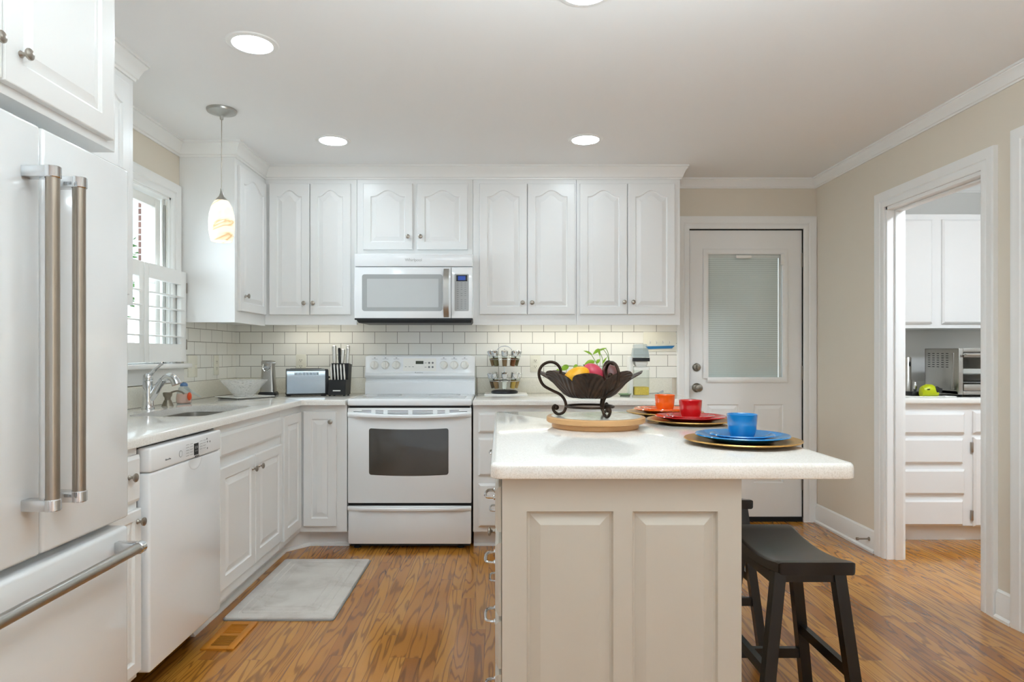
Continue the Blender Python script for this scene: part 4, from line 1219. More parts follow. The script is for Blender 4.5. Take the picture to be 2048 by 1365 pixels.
def place_jar(first, tier, k, colour, label):
    a = -PI / 2 + k * PI / 4 + (.0 if tier else 0.0)
    lean = math.radians(13); r0 = .074
    t = first if first.get('unused') else dup(first, (0, 0, 0))
    if first.get('unused'): del first['unused']
    t.location = SR + Vector((r0 * math.cos(a), r0 * math.sin(a), .034 + .152 * tier))
    t.rotation_euler = (Matrix.Rotation(a, 3, 'Z') @ Matrix.Rotation(lean, 3, 'Y')).to_euler()
    t['label'] = label
    for c in t.children:
        if c.name.startswith('contents') and colour != 'first':
            if c.data.users > 1: c.data = c.data.copy()
            c.data.materials[0] = spc[colour]
J = jar0(); J['unused'] = 1
names = {0: 'front centre', 1: 'front right', 2: 'right side', 3: 'back right', 4: 'rear centre', 5: 'back left', 6: 'left side', 7: 'front left'}
upc = ['brown', 'rust', 'olive', 'grey', 'brown', 'dark', 'brown', 'olive']
loc = ['white', 'yellow', 'tan', 'brown', 'grey', 'rust', 'dark', 'brown']
cn = {'brown': 'brown', 'rust': 'rust-brown', 'olive': 'olive-brown', 'tan': 'tan', 'white': 'white', 'yellow': 'pale yellow', 'dark': 'dark brown', 'grey': 'greyish'}
for tier, cs, w_ in ((1, upc, 'upper'), (0, loc, 'lower')):
    for k in range(8):
        place_jar(J, tier, k, cs[k], f'chrome-lidded jar of {cn[cs[k]]} spice, {names[k]} of the {w_} carousel tier')

# plant in a jar
PC = Vector((.60, 4.33, .917))
pt = thing('potted_vine', 'young green vine growing in a glass jar behind the fruit bowl', 'plant', PC)
obj('jar', lathe(nb(), [(0, 0), (.085, 0), (.09, .006), (.09, .16), (.083, .178), (.083, .198), (.086, .2), (.079, .2), (.079, .18), (.085, .158), (.085, .01), (0, .006)], PC, 36), 'jarglass', pt)
obj('water', lathe(nb(), [(0, .008), (.0835, .011), (.0835, .13), (0, .13)], PC, 32), 'clearpl', pt)
def W_(px, py, y): q = 1300 / y; return Vector((X(px, q), y, Z(py, q)))
bm = nb()
for st_ in ([(1195, 760, 4.33), (1196, 735, 4.32), (1190, 722, 4.31), (1180, 706, 4.30), (1176, 703, 4.30)],
            [(1200, 760, 4.33), (1206, 730, 4.34), (1203, 712, 4.33), (1197, 704, 4.31)],
            [(1205, 760, 4.34), (1216, 735, 4.36), (1216, 715, 4.36), (1207, 700, 4.34), (1198, 699, 4.32)],
            [(1205, 760, 4.34), (1210, 735, 4.34), (1218, 728, 4.35), (1216, 706, 4.35), (1211, 697, 4.34)],
            [(1185, 760, 4.32), (1168, 735, 4.27), (1150, 733, 4.25), (1136, 732, 4.24), (1128, 731, 4.24)]):
    tube(bm, spl([W_(*q) for q in st_], 5), .0022, 6)
obj('stem', bm, 'stem', pt)
def leaf_(base, tip, wd, nrm, sag=.006):
    bm = nb(); base = Vector(base); tip = Vector(tip); d_ = tip - base; L_ = d_.length; d_.normalize()
    nrm = Vector(nrm); nrm = (nrm - d_ * nrm.dot(d_)).normalized(); sd = d_.cross(nrm); rows = []
    for i in range(9):
        u = i / 8; w = wd * math.sin(PI * min(1, u * .92 + .08)) ** .8 * (1.15 - .55 * u) if i < 8 else 0.0005
        c = base + d_ * L_ * u - nrm * sag * (2 * u - 1) ** 2
        rows.append([c + sd * w * v - nrm * abs(v) * w * .25 for v in (-1, -.5, 0, .5, 1)] + [c + sd * w * v - nrm * (abs(v) * w * .25 + .0008) for v in (1, .5, 0, -.5, -1)])
    loft(bm, rows); return obj('leaf', bm, 'leaf', pt)
for a, b_, w_, nn in (((1185, 708, 4.30), (1168, 701, 4.28), .011, (.1, -.8, .7)), ((1189, 721, 4.31), (1169, 729, 4.27), .021, (-.2, -.9, .4)),
                      ((1199, 698, 4.32), (1186, 709, 4.30), .012, (.3, -.9, .3)), ((1197, 697, 4.32), (1200, 712, 4.30), .010, (.2, -.9, -.2)), ((1199, 700, 4.33), (1214, 695, 4.35), .010, (0, -.6, .8)),
                      ((1137, 731, 4.24), (1121, 741, 4.22), .020, (.1, -.95, .3)), ((1154, 729, 4.25), (1146, 738, 4.24), .011, (0, -.9, .4)), ((1192, 726, 4.31), (1200, 719, 4.29), .013, (0, -.9, .4)),
                      ((1205, 727, 4.3), (1214, 714, 4.3), .007, (0, -.9, .4)), ((1116, 738, 4.22), (1114, 748, 4.21), .01, (0, -.9, .4))):
    leaf_(W_(*a), W_(*b_), w_, nn)

# dispenser with hopper and square jar
gd = thing('kernel_dispenser', 'white countertop dispenser with clear hopper above a square jar of yellow kernels', 'dispenser', (.945, 4.37, .917))
s = 298.0; c0, c1 = X(1266, s), X(1297, s); cm = (c0 + c1) / 2; yk = 4.37
bm = nb(); box(bm, X(1257.5, s), X(1265.5, s), yk - .03, yk + .06, .917, 1.18, .006); box(bm, X(1258, s), X(1262, s), yk - .045, yk + .05, .917, .923)
obj('stand', bm, 'plastic', gd)
def sq(bm, a0, a1, z0, z1, r, th, y0=yk - .052, y1=yk + .052, top=0.0):
    o = rrect(a0, a1, y0, y1, r, 4)
    L = [[(*p, z0) for p in o], [(*p, z1) for p in (inset(o, top) if top else o)], [(*p, z1) for p in inset(o, th + top)], [(*p, z0 + th) for p in inset(o, th)]]
    return loft(bm, L)
obj('canister', sq(nb(), c0, c1, .918, 1.105, .012, .003), 'jarglass', gd)
o = rrect(c0 + .004, c1 - .004, yk - .048, yk + .048, .01, 4)
obj('kernels', loft(nb(), [[(*p, .9225) for p in o], [(*p, .972) for p in o], [(*p, .975) for p in inset(o, .01)]]), 'corn', gd)['kind'] = 'stuff'
obj('canister_lid', slab(nb(), rrect(c0 - .001, c1 + .001, yk - .053, yk + .053, .012, 4), 1.088, 1.108, .004), 'plastic', gd)
obj('funnel', loft(nb(), [[(*p, z) for p in rrect(c0 + i, c1 - i, yk - .05 + i, yk + .05 - i, .01, 4)] for i, z in ((.022, 1.109), (.012, 1.125), (.008, 1.145))]), 'plastic', gd)
obj('collar', slab(nb(), rrect(c0 - .008, c1, yk - .055, yk + .055, .008, 4), 1.146, 1.170, .003), 'black', gd)
obj('hopper', sq(nb(), c0 - .006, c1, 1.171, 1.235, .012, .003, top=.010), 'clearpl', gd)
obj('hopper_lid', slab(nb(), rrect(c0 + .006, c1 - .012, yk - .04, yk + .04, .012, 4), 1.236, 1.262, .01), 'clearpl', gd)
s = 297.0
bm = tube(nb(), spl([(1.005, 4.40, .923), (1.02, 4.44, .925), (1.05, 4.40, .93), (1.075, 4.37, .936), (1.095, 4.39, .943)], 6), .003, 6)
cyl(bm, (1.06, 4.36, .93), (1.10, 4.395, .942), .006, 8, .009)
single('power_cord', bm, 'greyplastic', 'short grey cord and plug lying beside the kernel dispenser', 'cord', base=(1.05, 4.4, .92))
bm = lathe(nb(), [(0, 0), (.03, 0), (.04, .006), (.046, .014), (.044, .014), (.036, .008), (0, .005)], (.835, 4.35, .917), 28)
single('glass_dish', bm, 'green_glass', 'tiny pale green glass dish left of the kernel dispenser', 'dish', base=(.835, 4.35, .917))

# wall plates
TY = YB - .0085
def outlet(label, u, z0, z1, wall='back', w=.072):
    zc = (z0 + z1) / 2
    t = thing('wall_outlet', label, 'outlet', (u, TY, zc) if wall == 'back' else (XL + .0085, u, zc), 'ivory wall outlets')
    def pt_(a0, a1, b0, b1, d0, d1, bev=0):
        bm = nb()
        if wall == 'back': box(bm, u + a0, u + a1, TY - d1, TY - d0, zc + b0, zc + b1, bev)
        else: box(bm, XL + .0085 + d0, XL + .0085 + d1, u + a0, u + a1, zc + b0, zc + b1, bev)
        return bm
    h = (z1 - z0) / 2
    obj('cover_plate', pt_(-w / 2, w / 2, -h, h, 0, .005, .002), 'ivory', t)
    for sgn in (-1, 1):
        p = obj('socket', pt_(-.017, .017, sgn * .021 - .014, sgn * .021 + .014, .0045, .0065, .001), 'ivory', t)
        bm = pt_(-.008, -.005, sgn * .021 - .001, sgn * .021 + .007, .006, .0068); merge(bm, pt_(.005, .008, sgn * .021 - .001, sgn * .021 + .007, .006, .0068)); merge(bm, pt_(-.0025, .0025, sgn * .021 - .009, sgn * .021 - .005, .006, .0068))
        obj('slots', bm, 'gap', p)
    return t
outlet('ivory outlet on the back tiles behind the toaster', X(601.5, 282), 1.065, 1.192)
outlet('ivory outlet on the back tiles between the spice rack and the fruit bowl', X(1070.5, 282), Z(744.5, 282), Z(711, 282))
outlet('ivory outlet on the left tiles above the crystal bowl', 4.296, 1.056, 1.187, 'left')
t = thing('switch_plate', 'ivory double plate of switch and outlet on the left tiles beside the window', 'switch', (XL + .0085, 3.965, 1.12))
obj('cover_plate', b1(XL + .0085, XL + .0135, 3.905, 4.024, 1.053, 1.186, .002), 'ivory', t)
obj('toggle', b1(XL + .013, XL + .024, 3.992, 4.0, 1.11, 1.13, .002), 'ivory', t)
for z in (1.098, 1.141):
    bm = nb(); box(bm, XL + .013, XL + .0152, 3.918, 3.95, z - .014, z + .014, .001); obj('socket', bm, 'ivory', t)
t = thing('switch_plate', 'ivory four-switch plate with a blue boat hull shape, left of the back door', 'switch', (X(1319.5, 282), TY, 1.285))
s = 282.0
obj('cover_plate', b1(X(1287, s), X(1352.3, s), TY - .006, TY, Z(703.6, s), Z(664.3, s), .002), 'ivory', t)
for px in (1300, 1313, 1326, 1339):
    bm = nb(); x = X(px, s); z = Z(685.5, s); loft(bm, [[(x - .004, TY - .006, z - .01), (x + .004, TY - .006, z - .01), (x + .004, TY - .006, z + .01), (x - .004, TY - .006, z + .01)], [(x - .003, TY - .016, z + .004), (x + .003, TY - .016, z + .004), (x + .003, TY - .016, z + .012), (x - .003, TY - .016, z + .012)]])
    obj('toggle', bm, 'plastic', t)
hp = [(X(1295.5, s), Z(698.6, s)), (X(1344, s), Z(697.3, s)), (X(1349.5, s), Z(691.8, s)), (X(1291, s), Z(693.2, s))]
obj('painted_hull', loft(nb(), [[(a, TY - .005, b) for a, b in hp], [(a, TY - .0105, b) for a, b in hp]]), 'hull', t)

# ------------------------------------------------------------------ counter left of the range
# toaster
t = thing('toaster', 'polished steel two-slice toaster with black ends', 'toaster', (0, 0, 0))
bm = nb()
def tprof(x, i=0):
    return [(x, -.085 + i, .018), (x, .085 - i, .018), (x, .086 - i, .13), (x, .078 - i, .165 - i), (x, .06, .18 - i), (x, -.06, .18 - i), (x, -.078 + i, .165 - i), (x, -.086 + i, .13)]
loft(bm, [tprof(-.128, .006), tprof(-.124), tprof(.118), tprof(.12, .004)]); bd_ = obj('body', bm, 'polished', t)
bm = nb(); loft(bm, [tprof(.119, .003), tprof(.138, .004), tprof(.141, .012)]); cpt = obj('end_cap', bm, 'black', t)
bm = nb(); box(bm, -.13, .139, -.08, .08, .006, .02, .004)
for a in (-.11, .115):
    for b_ in (-.06, .06): cyl(bm, (a, b_, 0), (a, b_, .008), .012, 12)
obj('base', bm, 'black', t)
bm = nb()
for i in range(18): box(bm, -.075 + i * .0085, -.0705 + i * .0085, -.0845, -.078, .139, .157)
obj('vent_grille', bm, 'gap', bd_)
bm = nb(); box(bm, .14, .156, -.02, .02, .115, .127, .003); obj('lever', bm, 'black', cpt)
bm = nb(); cyl(bm, (.14, -.045, .05), (.154, -.045, .05), .011, 14); obj('dial', bm, 'black', cpt)
bm = nb()
for b_ in (-.03, .03): box(bm, -.1, .1, b_ - .014, b_ + .014, .1785, .1808)
obj('slots', bm, 'gap', bd_)
t.location = (-1.302, 4.36, .917); t.rotation_euler = (0, 0, math.radians(20))
# can opener
t = thing('can_opener', 'tall stainless electric can opener with a black foot', 'can opener', (0, 0, 0))
obj('foot', loft(nb(), [[(*p, z) for p in rrect(-.06 + i, .06 - i, -.06 + i, .06 - i, .02, 4)] for i, z in ((0, 0), (.002, .012), (.008, .022))]), 'black', t)
obj('body', loft(nb(), [[(*p, z) for p in rrect(-.05 + i, .05 - i, -.045 + i, .045 - i, .02, 4)] for i, z in ((0, .022), (.003, .06), (.010, .19), (.010, .205))]), 'steel', t)
obj('head', loft(nb(), [[(*p, z) for p in rrect(-.042 + i, .042 - i, -.04 + i, .04 - i, .018, 4)] for i, z in ((0, .205), (0, .228), (.006, .234))]), 'steel', t)
bm = nb(); box(bm, .0, .058, -.058, -.03, .215, .222, .002); cyl(bm, (-.005, -.062, .19), (-.005, -.036, .19), .012, 16)
tube(bm, [(-.022, -.05, .21), (-.026, -.052, .185), (-.015, -.052, .165), (.005, -.052, .163), (.02, -.052, .175), (.024, -.05, .195)], .005, 8)
obj('cutter', bm, 'chrome', t)
t.location = (-1.575, 4.42, .917); t.rotation_euler = (0, 0, .12)
# plate and crystal bowl
F = Vector((-1.594, 3.945)); e1 = Vector((.154, .225)); e2 = Vector((-.205, .14))
pts = [tuple(F), tuple(F + e1), tuple(F + e1 + e2), tuple(F + e2)]
o = rpoly(pts, .012, 4)
bm = loft(nb(), [[(*p, z) for p in (inset(o, i) if i else o)] for i, z in ((.03, .917), (0, .925), (.001, .9275), (.03, .923), (.032, .9228))])
single('square_plate', bm, 'plastic', 'white square plate turned cornerwise under the crystal bowl', 'plate', base=(-1.62, 4.12, .917))
bc = (-1.625, 4.125, .9235)
bm = nb(); n = 48
pr = [(0, 0), (.05, 0), (.057, .005), (.074, .028), (.094, .052), (.115, .078), (.138, .102), (.142, .105), (.138, .106), (.132, .103), (.098, .066), (.068, .032), (.05, .010), (0, .008)]
rws = []
for q, (r_, z_) in enumerate(pr):
    cut = .05 if 1 < q < 6 else .0
    rws.append([(bc[0] + max(r_, .0005) * (1 + cut * (1 if (i + 2 * q) % 4 < 2 else -1)) * math.cos(2 * PI * i / n), bc[1] + max(r_, .0005) * (1 + cut * (1 if (i + 2 * q) % 4 < 2 else -1)) * math.sin(2 * PI * i / n), bc[2] + z_ + (.004 * math.cos(12 * 2 * PI * i / n) if q in (6, 7) else 0)) for i in range(n)])
loft(bm, rws)
single('crystal_bowl', bm, 'crystal', 'cut crystal bowl standing on the white square plate', 'bowl', base=bc, ang=4)
# knife block
kx, ky = -1.075, 4.36
kb = thing('knife_block', 'black knife block right of the toaster', 'knife block', (kx, ky, .917))
def prism(bm, poly, x0, x1):
    return loft(bm, [[(x, y, z) for y, z in poly] for x in (x0, x1)])
Zk = .923
obj('front_tier', prism(nb(), [(ky - .075, Zk), (ky - .02, Zk), (ky + .0, Zk + .10), (ky - .06, Zk + .10)], kx - .06, kx + .055), 'black', kb)
bm = prism(nb(), [(ky - .02, Zk), (ky + .07, Zk), (ky + .115, Zk + .20), (ky + .02, Zk + .21), (ky + .0, Zk + .10)], kx - .06, kx + .055)
obj('rear_tier', bm, 'black', kb)
bm = nb()
for a in (-.05, .045):
    for b_ in (-.065, .055): cyl(bm, (kx + a, ky + b_, .917), (kx + a, ky + b_, Zk), .007, 10)
obj('foot', bm, 'rubber', kb)
obj('name_plate', prism(nb(), [(ky - .0725, Zk + .026), (ky - .070, Zk + .026), (ky - .0685, Zk + .033), (ky - .0715, Zk + .033)], kx - .028, kx + .022), 'plastic', kb)
def knife(name, L_, w, th, mat='knifesteel'):
    """handle along +Z from the slot, blade below"""
    t = thing(name, 'knife', 'knife', (0, 0, 0), 'knives in the block')
    bm = nb(); Ls = []
    for u, k in ((0, .75), (.1, .85), (.35, 1), (.6, .9), (.85, 1.05), (.96, 1.0), (1, .7)):
        Ls.append([(x * k, y * k, u * L_) for x, y in rpoly([(-th, -w), (th, -w), (th, w), (-th, w)], min(th, w) * .7, 3)])
    loft(bm, Ls); obj('handle', bm, mat, t)
    bm = nb(); box(bm, -.0009, .0009, -w * .8, w * .8, -.045, .001); obj('blade', bm, 'steel', t)
    return t
lean = -math.atan2(.02, .10)
KN = None
pos_ = ['leftmost', 'second from left', 'middle', 'fourth from left', 'rightmost']
for i in range(5):
    lab = f'silver-handled steak knife, {pos_[i]} in the front row of the knife block'
    if i == 0: KN = k_ = knife('steak_knife', .105, .0085, .006)
    else: k_ = dup(KN, (0, 0, 0))
    k_['label'] = lab; k_['group'] = 'steak knives in the block'
    k_.location = (kx - .044 + i * .0215, ky - .034, Zk + .1003); k_.rotation_euler = (lean, math.radians(-6), 0)
for i, (nm, dx, dy, L_, w, th, mt, lab) in enumerate((('chef_knife', -.045, .045, .125, .016, .0135, 'knifesteel', 'widest silver-handled knife at the left rear of the knife block'),
        ('kitchen_scissors', -.012, .05, .11, .012, .008, 'black', 'black-handled shears in the rear of the knife block'),
        ('utility_knife', .008, .04, .10, .012, .0115, 'knifesteel', 'mid-size silver-handled knife in the rear centre of the knife block'),
        ('bread_knife', .032, .075, .13, .014, .012, 'knifesteel', 'tall dark-topped knife handle at the back right of the knife block'),
        ('carving_knife', .042, .04, .11, .013, .011, 'knifesteel', 'silver-handled knife at the right rear of the knife block'))):
    k_ = knife(nm, L_, w, th, mt); k_['label'] = lab
    k_.location = (kx + dx, ky + dy, Zk + .2075 - (dy - .02) * .105); k_.rotation_euler = (-.16, math.radians(-4 if dx < 0 else 1), 0)

# faucet
fc = thing('kitchen_faucet', 'chrome single-lever pull-out faucet behind the sink', 'faucet', (-1.785, 3.295, .917))
fx, fy = -1.785, 3.295
obj('body', lathe(nb(), [(0, 0), (.031, 0), (.031, .004), (.029, .010), (.0265, .016), (.0245, .07), (.0235, .138), (.022, .141), (0, .141)], (fx, fy, .917), 32), 'chrome', fc)
obj('cap', lathe(nb(), [(.0228, .142), (.0235, .15), (.022, .165), (.015, .176), (0, .18)], (fx, fy, .917), 32), 'chrome', fc)
obj('lever', tube(nb(), spl([(fx + .006, fy, .917 + .165), (fx + .02, fy, .917 + .18), (fx + .045, fy, .917 + .205), (fx + .07, fy, .917 + .227), (fx + .076, fy, .917 + .229)], 4), [.012] * 4 + [.009] * 4 + [.0075] * 4 + [.009, .0095, .0105, .009, .006], 12), 'chrome', fc)
sp = spl([(fx + .012, fy, .917 + .05), (fx + .032, fy, .917 + .075), (fx + .055, fy, .917 + .115), (fx + .078, fy, .917 + .145)], 5)
obj('spout', tube(nb(), sp, [.018 + .001 * math.sin(i) * 0 for i in range(len(sp))], 16), 'chrome', fc)
sp = spl([(fx + .078, fy, .917 + .145), (fx + .092, fy, .917 + .158), (fx + .112, fy, .917 + .162), (fx + .132, fy, .917 + .152), (fx + .146, fy, .917 + .122)], 5)
obj('spray_head', tube(nb(), sp, [.015 + .009 * (i / (len(sp) - 1)) for i in range(len(sp))], 16), 'chrome', fc)
# soap dispenser
sx, sy = -1.777, 3.475
so_ = thing('soap_dispenser', 'small pewter soap dispenser pump beside the faucet', 'soap dispenser', (sx, sy, .917))
obj('base', lathe(nb(), [(0, 0), (.03, 0), (.027, .008), (.019, .026), (.018, .030), (.015, .031), (.015, .043), (0, .043)], (sx, sy, .917), 28), 'bronze', so_)
obj('pump_head', lathe(nb(), [(0, .043), (.0155, .043), (.022, .055), (.0235, .066), (.0235, .069), (.02, .072), (0, .072)], (sx, sy, .917), 28), 'bronze', so_)
obj('nozzle', tube(nb(), spl([(sx + .012, sy, .917 + .066), (sx + .03, sy, .917 + .075), (sx + .055, sy, .917 + .079), (sx + .078, sy, .917 + .072), (sx + .09, sy, .917 + .063)], 4), .0048, 10), 'bronze', so_)
# soap bottle
bx, by = -1.77, 3.64
sb = thing('soap_bottle', 'small pink soap bottle with blue top and round orange-red cap', 'bottle', (bx, by, .917))
bot = [(0, 0), (.036, 0), (.04, .006), (.041, .03), (.037, .06), (.027, .088), (.018, .098), (0, .099)]
obj('bottle', lathe(nb(), [(r * 1.0, z) for r, z in bot], (bx, by, .917), 28), 'clearpl', sb)
obj('liquid', lathe(nb(), [(0, .002), (.034, .002), (.0382, .007), (.0393, .03), (.0365, .056), (0, .056)], (bx, by, .917), 28), 'pink', sb)
obj('collar', lathe(nb(), [(0, .098), (.019, .097), (.021, .102), (.018, .112), (.009, .117), (0, .118)], (bx, by, .917), 24), 'bluepl', sb)
obj('cap', ell(nb(), (bx + .048, by - .036, .917 + .042), .010, .018, .023, 20, 12), 'redor', sb)
obj('arm', tube(nb(), spl([(bx + .01, by - .01, .917 + .092), (bx + .035, by - .01, .917 + .075), (bx + .06, by + .0, .917 + .055), (bx + .095, by + .005, .917 + .035)], 4), [.009] * 6 + [.007] * 5 + [.004, .003], 10), 'clearpl', sb)

# ------------------------------------------------------------------ floor things
t = thing('floor_mat', 'pale grey cotton mat in front of the sink cabinet', 'rug', (-.99, 3.33, 0))
o = rrect(-1.243, -.742, 2.9, 3.752, .02, 4)
bm = slab(nb(), o, .0, .007, .003); obj('binding', bm, 'rugedge', t)
bm = nb(); L = []
for i, z in ((.006, .006), (.008, .0125), (.05, .0135), (.053, .0105), (.062, .0105), (.065, .0135), (.085, .0135), (.088, .0105), (.097, .0105), (.10, .0135), (.13, .0138), (.132, .011), (.138, .011), (.14, .014), (.2, .0142)):
    L.append([(*p, z) for p in rrect(-1.243 + i, -.742 - i, 2.9 + i, 3.752 - i, .014, 3)])
loft(bm, L); obj('pile', bm, 'rug', t)
t = thing('floor_register', 'orange oak floor vent beside the dishwasher', 'floor vent', (-1.14, 2.745, 0))
va, vb, vc, vd = -1.207, -1.072, 2.612, 2.882
bm = nb(); fz = .008
box(bm, va, va + .03, vc, vd, 0, fz, .002); box(bm, vb - .03, vb, vc, vd, 0, fz, .002)
for y0, y1 in ((vc, vc + .03), (vc + .125, vc + .145), (vd - .03, vd)): box(bm, va + .03, vb - .03, y0, y1, 0, fz - .0004)
obj('frame', bm, 'vent', t)
for b0 in (vc + .03, vc + .145):
    for k in range(8): obj('slat', b1(va + .028, vb - .028, b0 + .0080 + k * .0119, b0 + .0119 + k * .0119, fz - .003, fz - .0005), 'vent', t)
obj('duct', b1(va + .028, vb - .028, vc + .028, vd - .028, .0002, .0012), 'gap', t)
obj('damper', b1(va + .029, vb - .029, vc + .144, vd - .045, .0014, .0048), 'vent', t)
bm = nb(); lathe(bm, [(0, 0), (.012, 0), (.012, .004), (.005, .007), (.005, .065), (.009, .066), (.009, .078), (0, .079)], (XR - .013, 3.935, .075), 14, axis((-1, 0, 0)))
single('door_stop', bm, 'nickel', 'small nickel door stop on the right baseboard', 'door stop', base=(XR - .013, 3.935, .075))

# ------------------------------------------------------------------ pantry
PF = 4.12; PX0, PX1 = XR + .104, XP - .02
t = thing('pantry_base_cabinet', 'white base cabinet with four stacked drawers seen through the doorway', 'cabinet', (3.0, 4.4, 0))
obj('body', b1(PX0, PX1, PF, 4.735, .105, .88), 'cab', t)
obj('toe_kick', b1(PX0, PX1, PF + .06, PF + .08, 0, .105), 'cab', t)
s = 315.5
for y0, y1, xr in ((826, 868, 1925), (877, 927, 1922), (939, 989, 1925), (1000, 1051, 1922)):
    rdoor('drawer', t, 'cab', 'back', 2.42, X(xr, s) + .005, Z(y1, s), Z(y0, s), PF - .001, .019, 0, .04, True)
rdoor('drawer', t, 'cab', 'back', X(1944, s), 3.55, Z(867, s), Z(823, s), PF - .001, .019, 0, .04, True)
p = rdoor('door', t, 'cab', 'back', X(1944.5, s), 3.55, Z(1053, s), Z(875, s), PF - .001, .019, 0, .05, True)
for py in (895, 1031): obj('hinge', b1(X(1940, s), X(1945, s), PF - .012, PF + .001, Z(py + 10, s), Z(py - 10, s), .002), 'nickel', p)
single('pantry_countertop', box(nb(), PX0, PX1, 4.08, 4.735, .88, .917, .01, 3), 'plastic', 'white laminate pantry countertop under the toaster oven', 'countertop', base=(3.0, 4.4, .88))
single('backsplash', b1(PX0, PX1, 4.72, 4.739, .917, 1.0, .002), 'plastic', 'low white upstand behind the pantry toaster oven', 'backsplash', base=(3.0, 4.73, .917))
t = thing('wall_cabinet', 'plain white wall cabinet in the pantry above the toaster oven', 'cabinet', (3.0, 4.6, 1.37))
PU = 4.42; s = 294.0
obj('body', b1(PX0, PX1, PU, 4.735, Z(657, s), Z(429, s)), 'cab', t)
rdoor('door', t, 'cab', 'back', 2.42, X(1862, s), Z(648, s), Z(440, s), PU - .001, .02, 0, .05, True)
rdoor('door', t, 'cab', 'back', X(1882, s), 3.5, Z(648, s), Z(440, s), PU - .001, .02, 0, .05, True)
t = thing('pantry_fill_light', 'unseen flush light added to brighten the pantry', 'ceiling light', (2.95, 2.75, ZC))
obj('diffuser', lathe(nb(), [(0, -.05), (.10, -.045), (.14, -.02), (.15, 0), (0, 0)], (2.95, 2.75, ZC), 32), 'pantryfill', t)
# toaster oven
to = thing('toaster_oven', 'stainless toaster oven with glass door on the pantry counter', 'toaster oven', (3.15, 4.33, .917))
a0, a1, y0, y1, z0, z1 = 2.942, 3.40, 4.167, 4.50, .934, 1.232
bm = nb()
box(bm, a0, a0 + .006, y0 + .01, y1, z0, z1, .002); box(bm, a1 - .006, a1, y0 + .01, y1, z0, z1); box(bm, a0, a1, y0 + .01, y1, z1 - .006, z1, .002); box(bm, a0, a1, y0 + .01, y1, z0, z0 + .02); box(bm, a0, a1, y1 - .006, y1, z0, z1)
obj('housing', bm, 'steel', to)
bm = nb()
for r in range(7):
    for c in range(5): box(bm, a0 - .0008, a0 + .001, y1 - .055 - c * .045, y1 - .032 - c * .045, z1 - .036 - r * .0148, z1 - .032 - r * .0148)
obj('side_vents', bm, 'gap', to)
bm = nb(); box(bm, a0 - .004, a0 + .001, y0 + .045, y0 + .065, z0 + .03, z1 - .03, .002); obj('side_rib', bm, 'steel', to)
bm = nb()
box(bm, a0, a0 + .028, y0, y0 + .012, z0, z1, .003); box(bm, a0 + .028, a1, y0, y0 + .012, z1 - .026, z1, .003); box(bm, a0 + .028, a1, y0, y0 + .012, z0, z0 + .022, .003)
obj('front_frame', bm, 'steel', to)
dd = obj('door', b1(a0 + .03, a1 - .11, y0 - .004, y0 + .006, z0 + .025, z0 + .066, .002), 'steel', to)
obj('glass', b1(a0 + .03, a1 - .11, y0 - .001, y0 + .003, z0 + .066, z1 - .058), 'glass', dd)
obj('top_rail', b1(a0 + .03, a1 - .11, y0 - .004, y0 + .006, z1 - .058, z1 - .03, .002), 'steel', dd)
bm = nb(); cyl(bm, (a0 + .02, y0 - .03, z1 - .042), (a1 - .1, y0 - .03, z1 - .042), .009, 14)
for xx in (a0 + .03, a1 - .12): cyl(bm, (xx, y0 - .03, z1 - .042), (xx, y0, z1 - .042), .006, 10)
obj('handle', bm, 'steel', dd)
bm = nb()
for zz in (z0 + .078, z0 + .132):
    for i in range(9): cyl(bm, (a0 + .03, y0 + .03 + i * .03, zz), (a1 - .12, y0 + .03 + i * .03, zz), .0018, 6)
obj('wire_rack', bm, 'chrome', to)
obj('control_column', b1(a1 - .108, a1 - .006, y0 - .002, y0 + .012, z0 + .02, z1 - .02, .002), 'steel', to)
bm = nb()
for zz in (z0 + .08, z0 + .15, z0 + .22): cyl(bm, (a1 - .055, y0 - .02, zz), (a1 - .055, y0 + .01, zz), .018, 18)
obj('knobs_dial', bm, 'black', to)
bm = nb()
for xx in (a0 + .03, a1 - .03):
    for yy in (y0 + .03, y1 - .03): cyl(bm, (xx, yy, .917), (xx, yy, z0 + .001), .012, 12)
obj('foot', bm, 'rubber', to)
bm = loft(nb(), [[(*p, z) for p in rrect(a0 + .06 - i, a0 + .27 + i, y0 + .06 - i, y0 + .26 + i, .02, 4)] for i, z in ((0, z0 + .1345), (.01, z0 + .165), (.004, z0 + .165), (-.004, z0 + .139))])
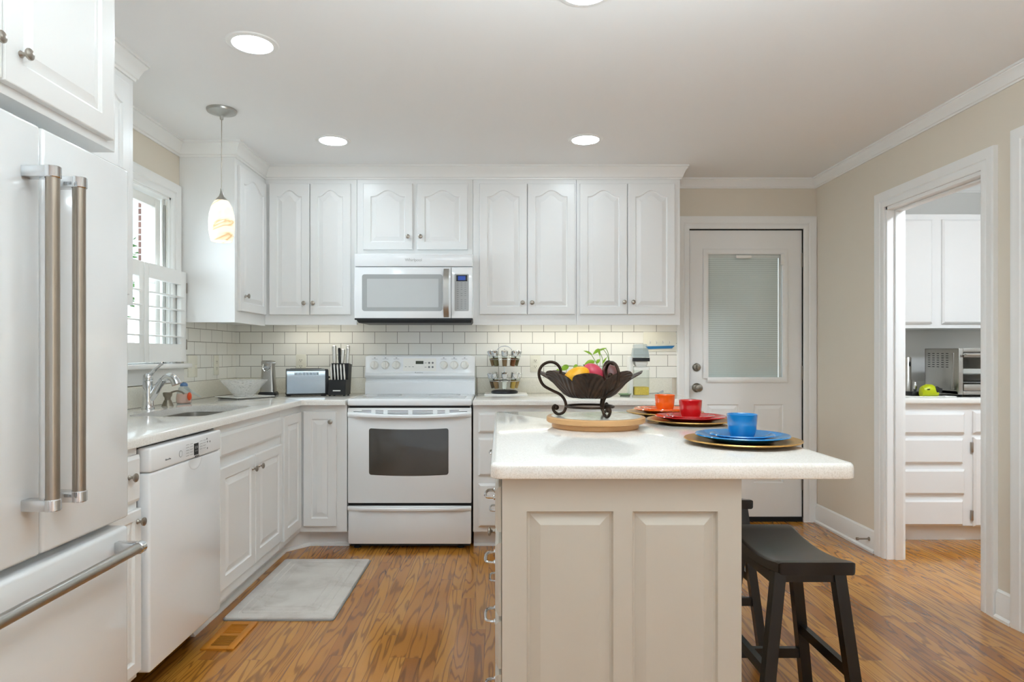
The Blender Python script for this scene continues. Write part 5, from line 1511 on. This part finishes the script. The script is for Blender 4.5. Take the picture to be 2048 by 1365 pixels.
single('baking_dish', bm, 'plastic', 'white baking dish on the rack inside the toaster oven', 'dish', base=(a0 + .16, y0 + .16, z0 + .134))
# lime gadget
gx, gy = 2.80, 4.24
t = thing('electric_sharpener', 'small lime green corded gadget with a black nose beside the toaster oven', 'gadget', (gx, gy, .917))
bm = nb(); L = []
for u, h, w in ((-.055, .045, .022), (-.048, .066, .03), (-.02, .08, .036), (.015, .078, .036), (.04, .06, .032), (.048, .04, .026)):
    L.append([(gx + u, gy + w * math.cos(2 * PI * i / 16), .918 + h * .5 + h * .5 * math.sin(2 * PI * i / 16)) for i in range(16)])
loft(bm, L); obj('body', bm, 'lime', t)
obj('nose', lathe(nb(), [(0, 0), (.022, 0), (.024, .012), (.016, .026), (.012, .04), (0, .042)], (gx + .028, gy - .012, .962), 18, axis((1, -.5, -.1))), 'black', t)
bm = nb(); box(bm, gx - .034, gx - .018, gy - .0385, gy - .030, .962, .969, .002); obj('switch', bm, 'black', t)
bm = tube(nb(), spl([(2.60, 4.20, .921), (2.68, 4.17, .921), (2.76, 4.16, .921), (2.83, 4.165, .921), (2.86, 4.2, .921), (2.90, 4.22, .921), (2.925, 4.17, .921), (2.89, 4.14, .921), (2.84, 4.15, .921)], 6), .003, 6)
single('white_cable', bm, 'plastic', 'white cable looping along the pantry counter', 'cable', base=(2.76, 4.17, .918))
t = thing('wine_opener', 'tall steel electric opener at the left edge of the pantry counter', 'opener', (2.80, 4.47, .917))
obj('body', lathe(nb(), [(0, 0), (.028, 0), (.028, .10), (.025, .105), (.025, .25), (.02, .258), (0, .26)], (2.80, 4.47, .917), 24), 'steel', t)
bm = nb(); ell(bm, (2.803, 4.446, .917 + .21), .007, .008, .018, 14, 8); obj('button', bm, 'black', t)
t = thing('charging_stand', 'black charging stand holding a small headset in the pantry', 'charger', (2.775, 4.335, .917))
obj('base', b1(2.72, 2.835, 4.29, 4.375, .917, .945, .006), 'black', t)
bm = nb(); ell(bm, (2.768, 4.335, .978), .013, .012, .034, 14, 10); obj('headset', bm, 'chrome', t)
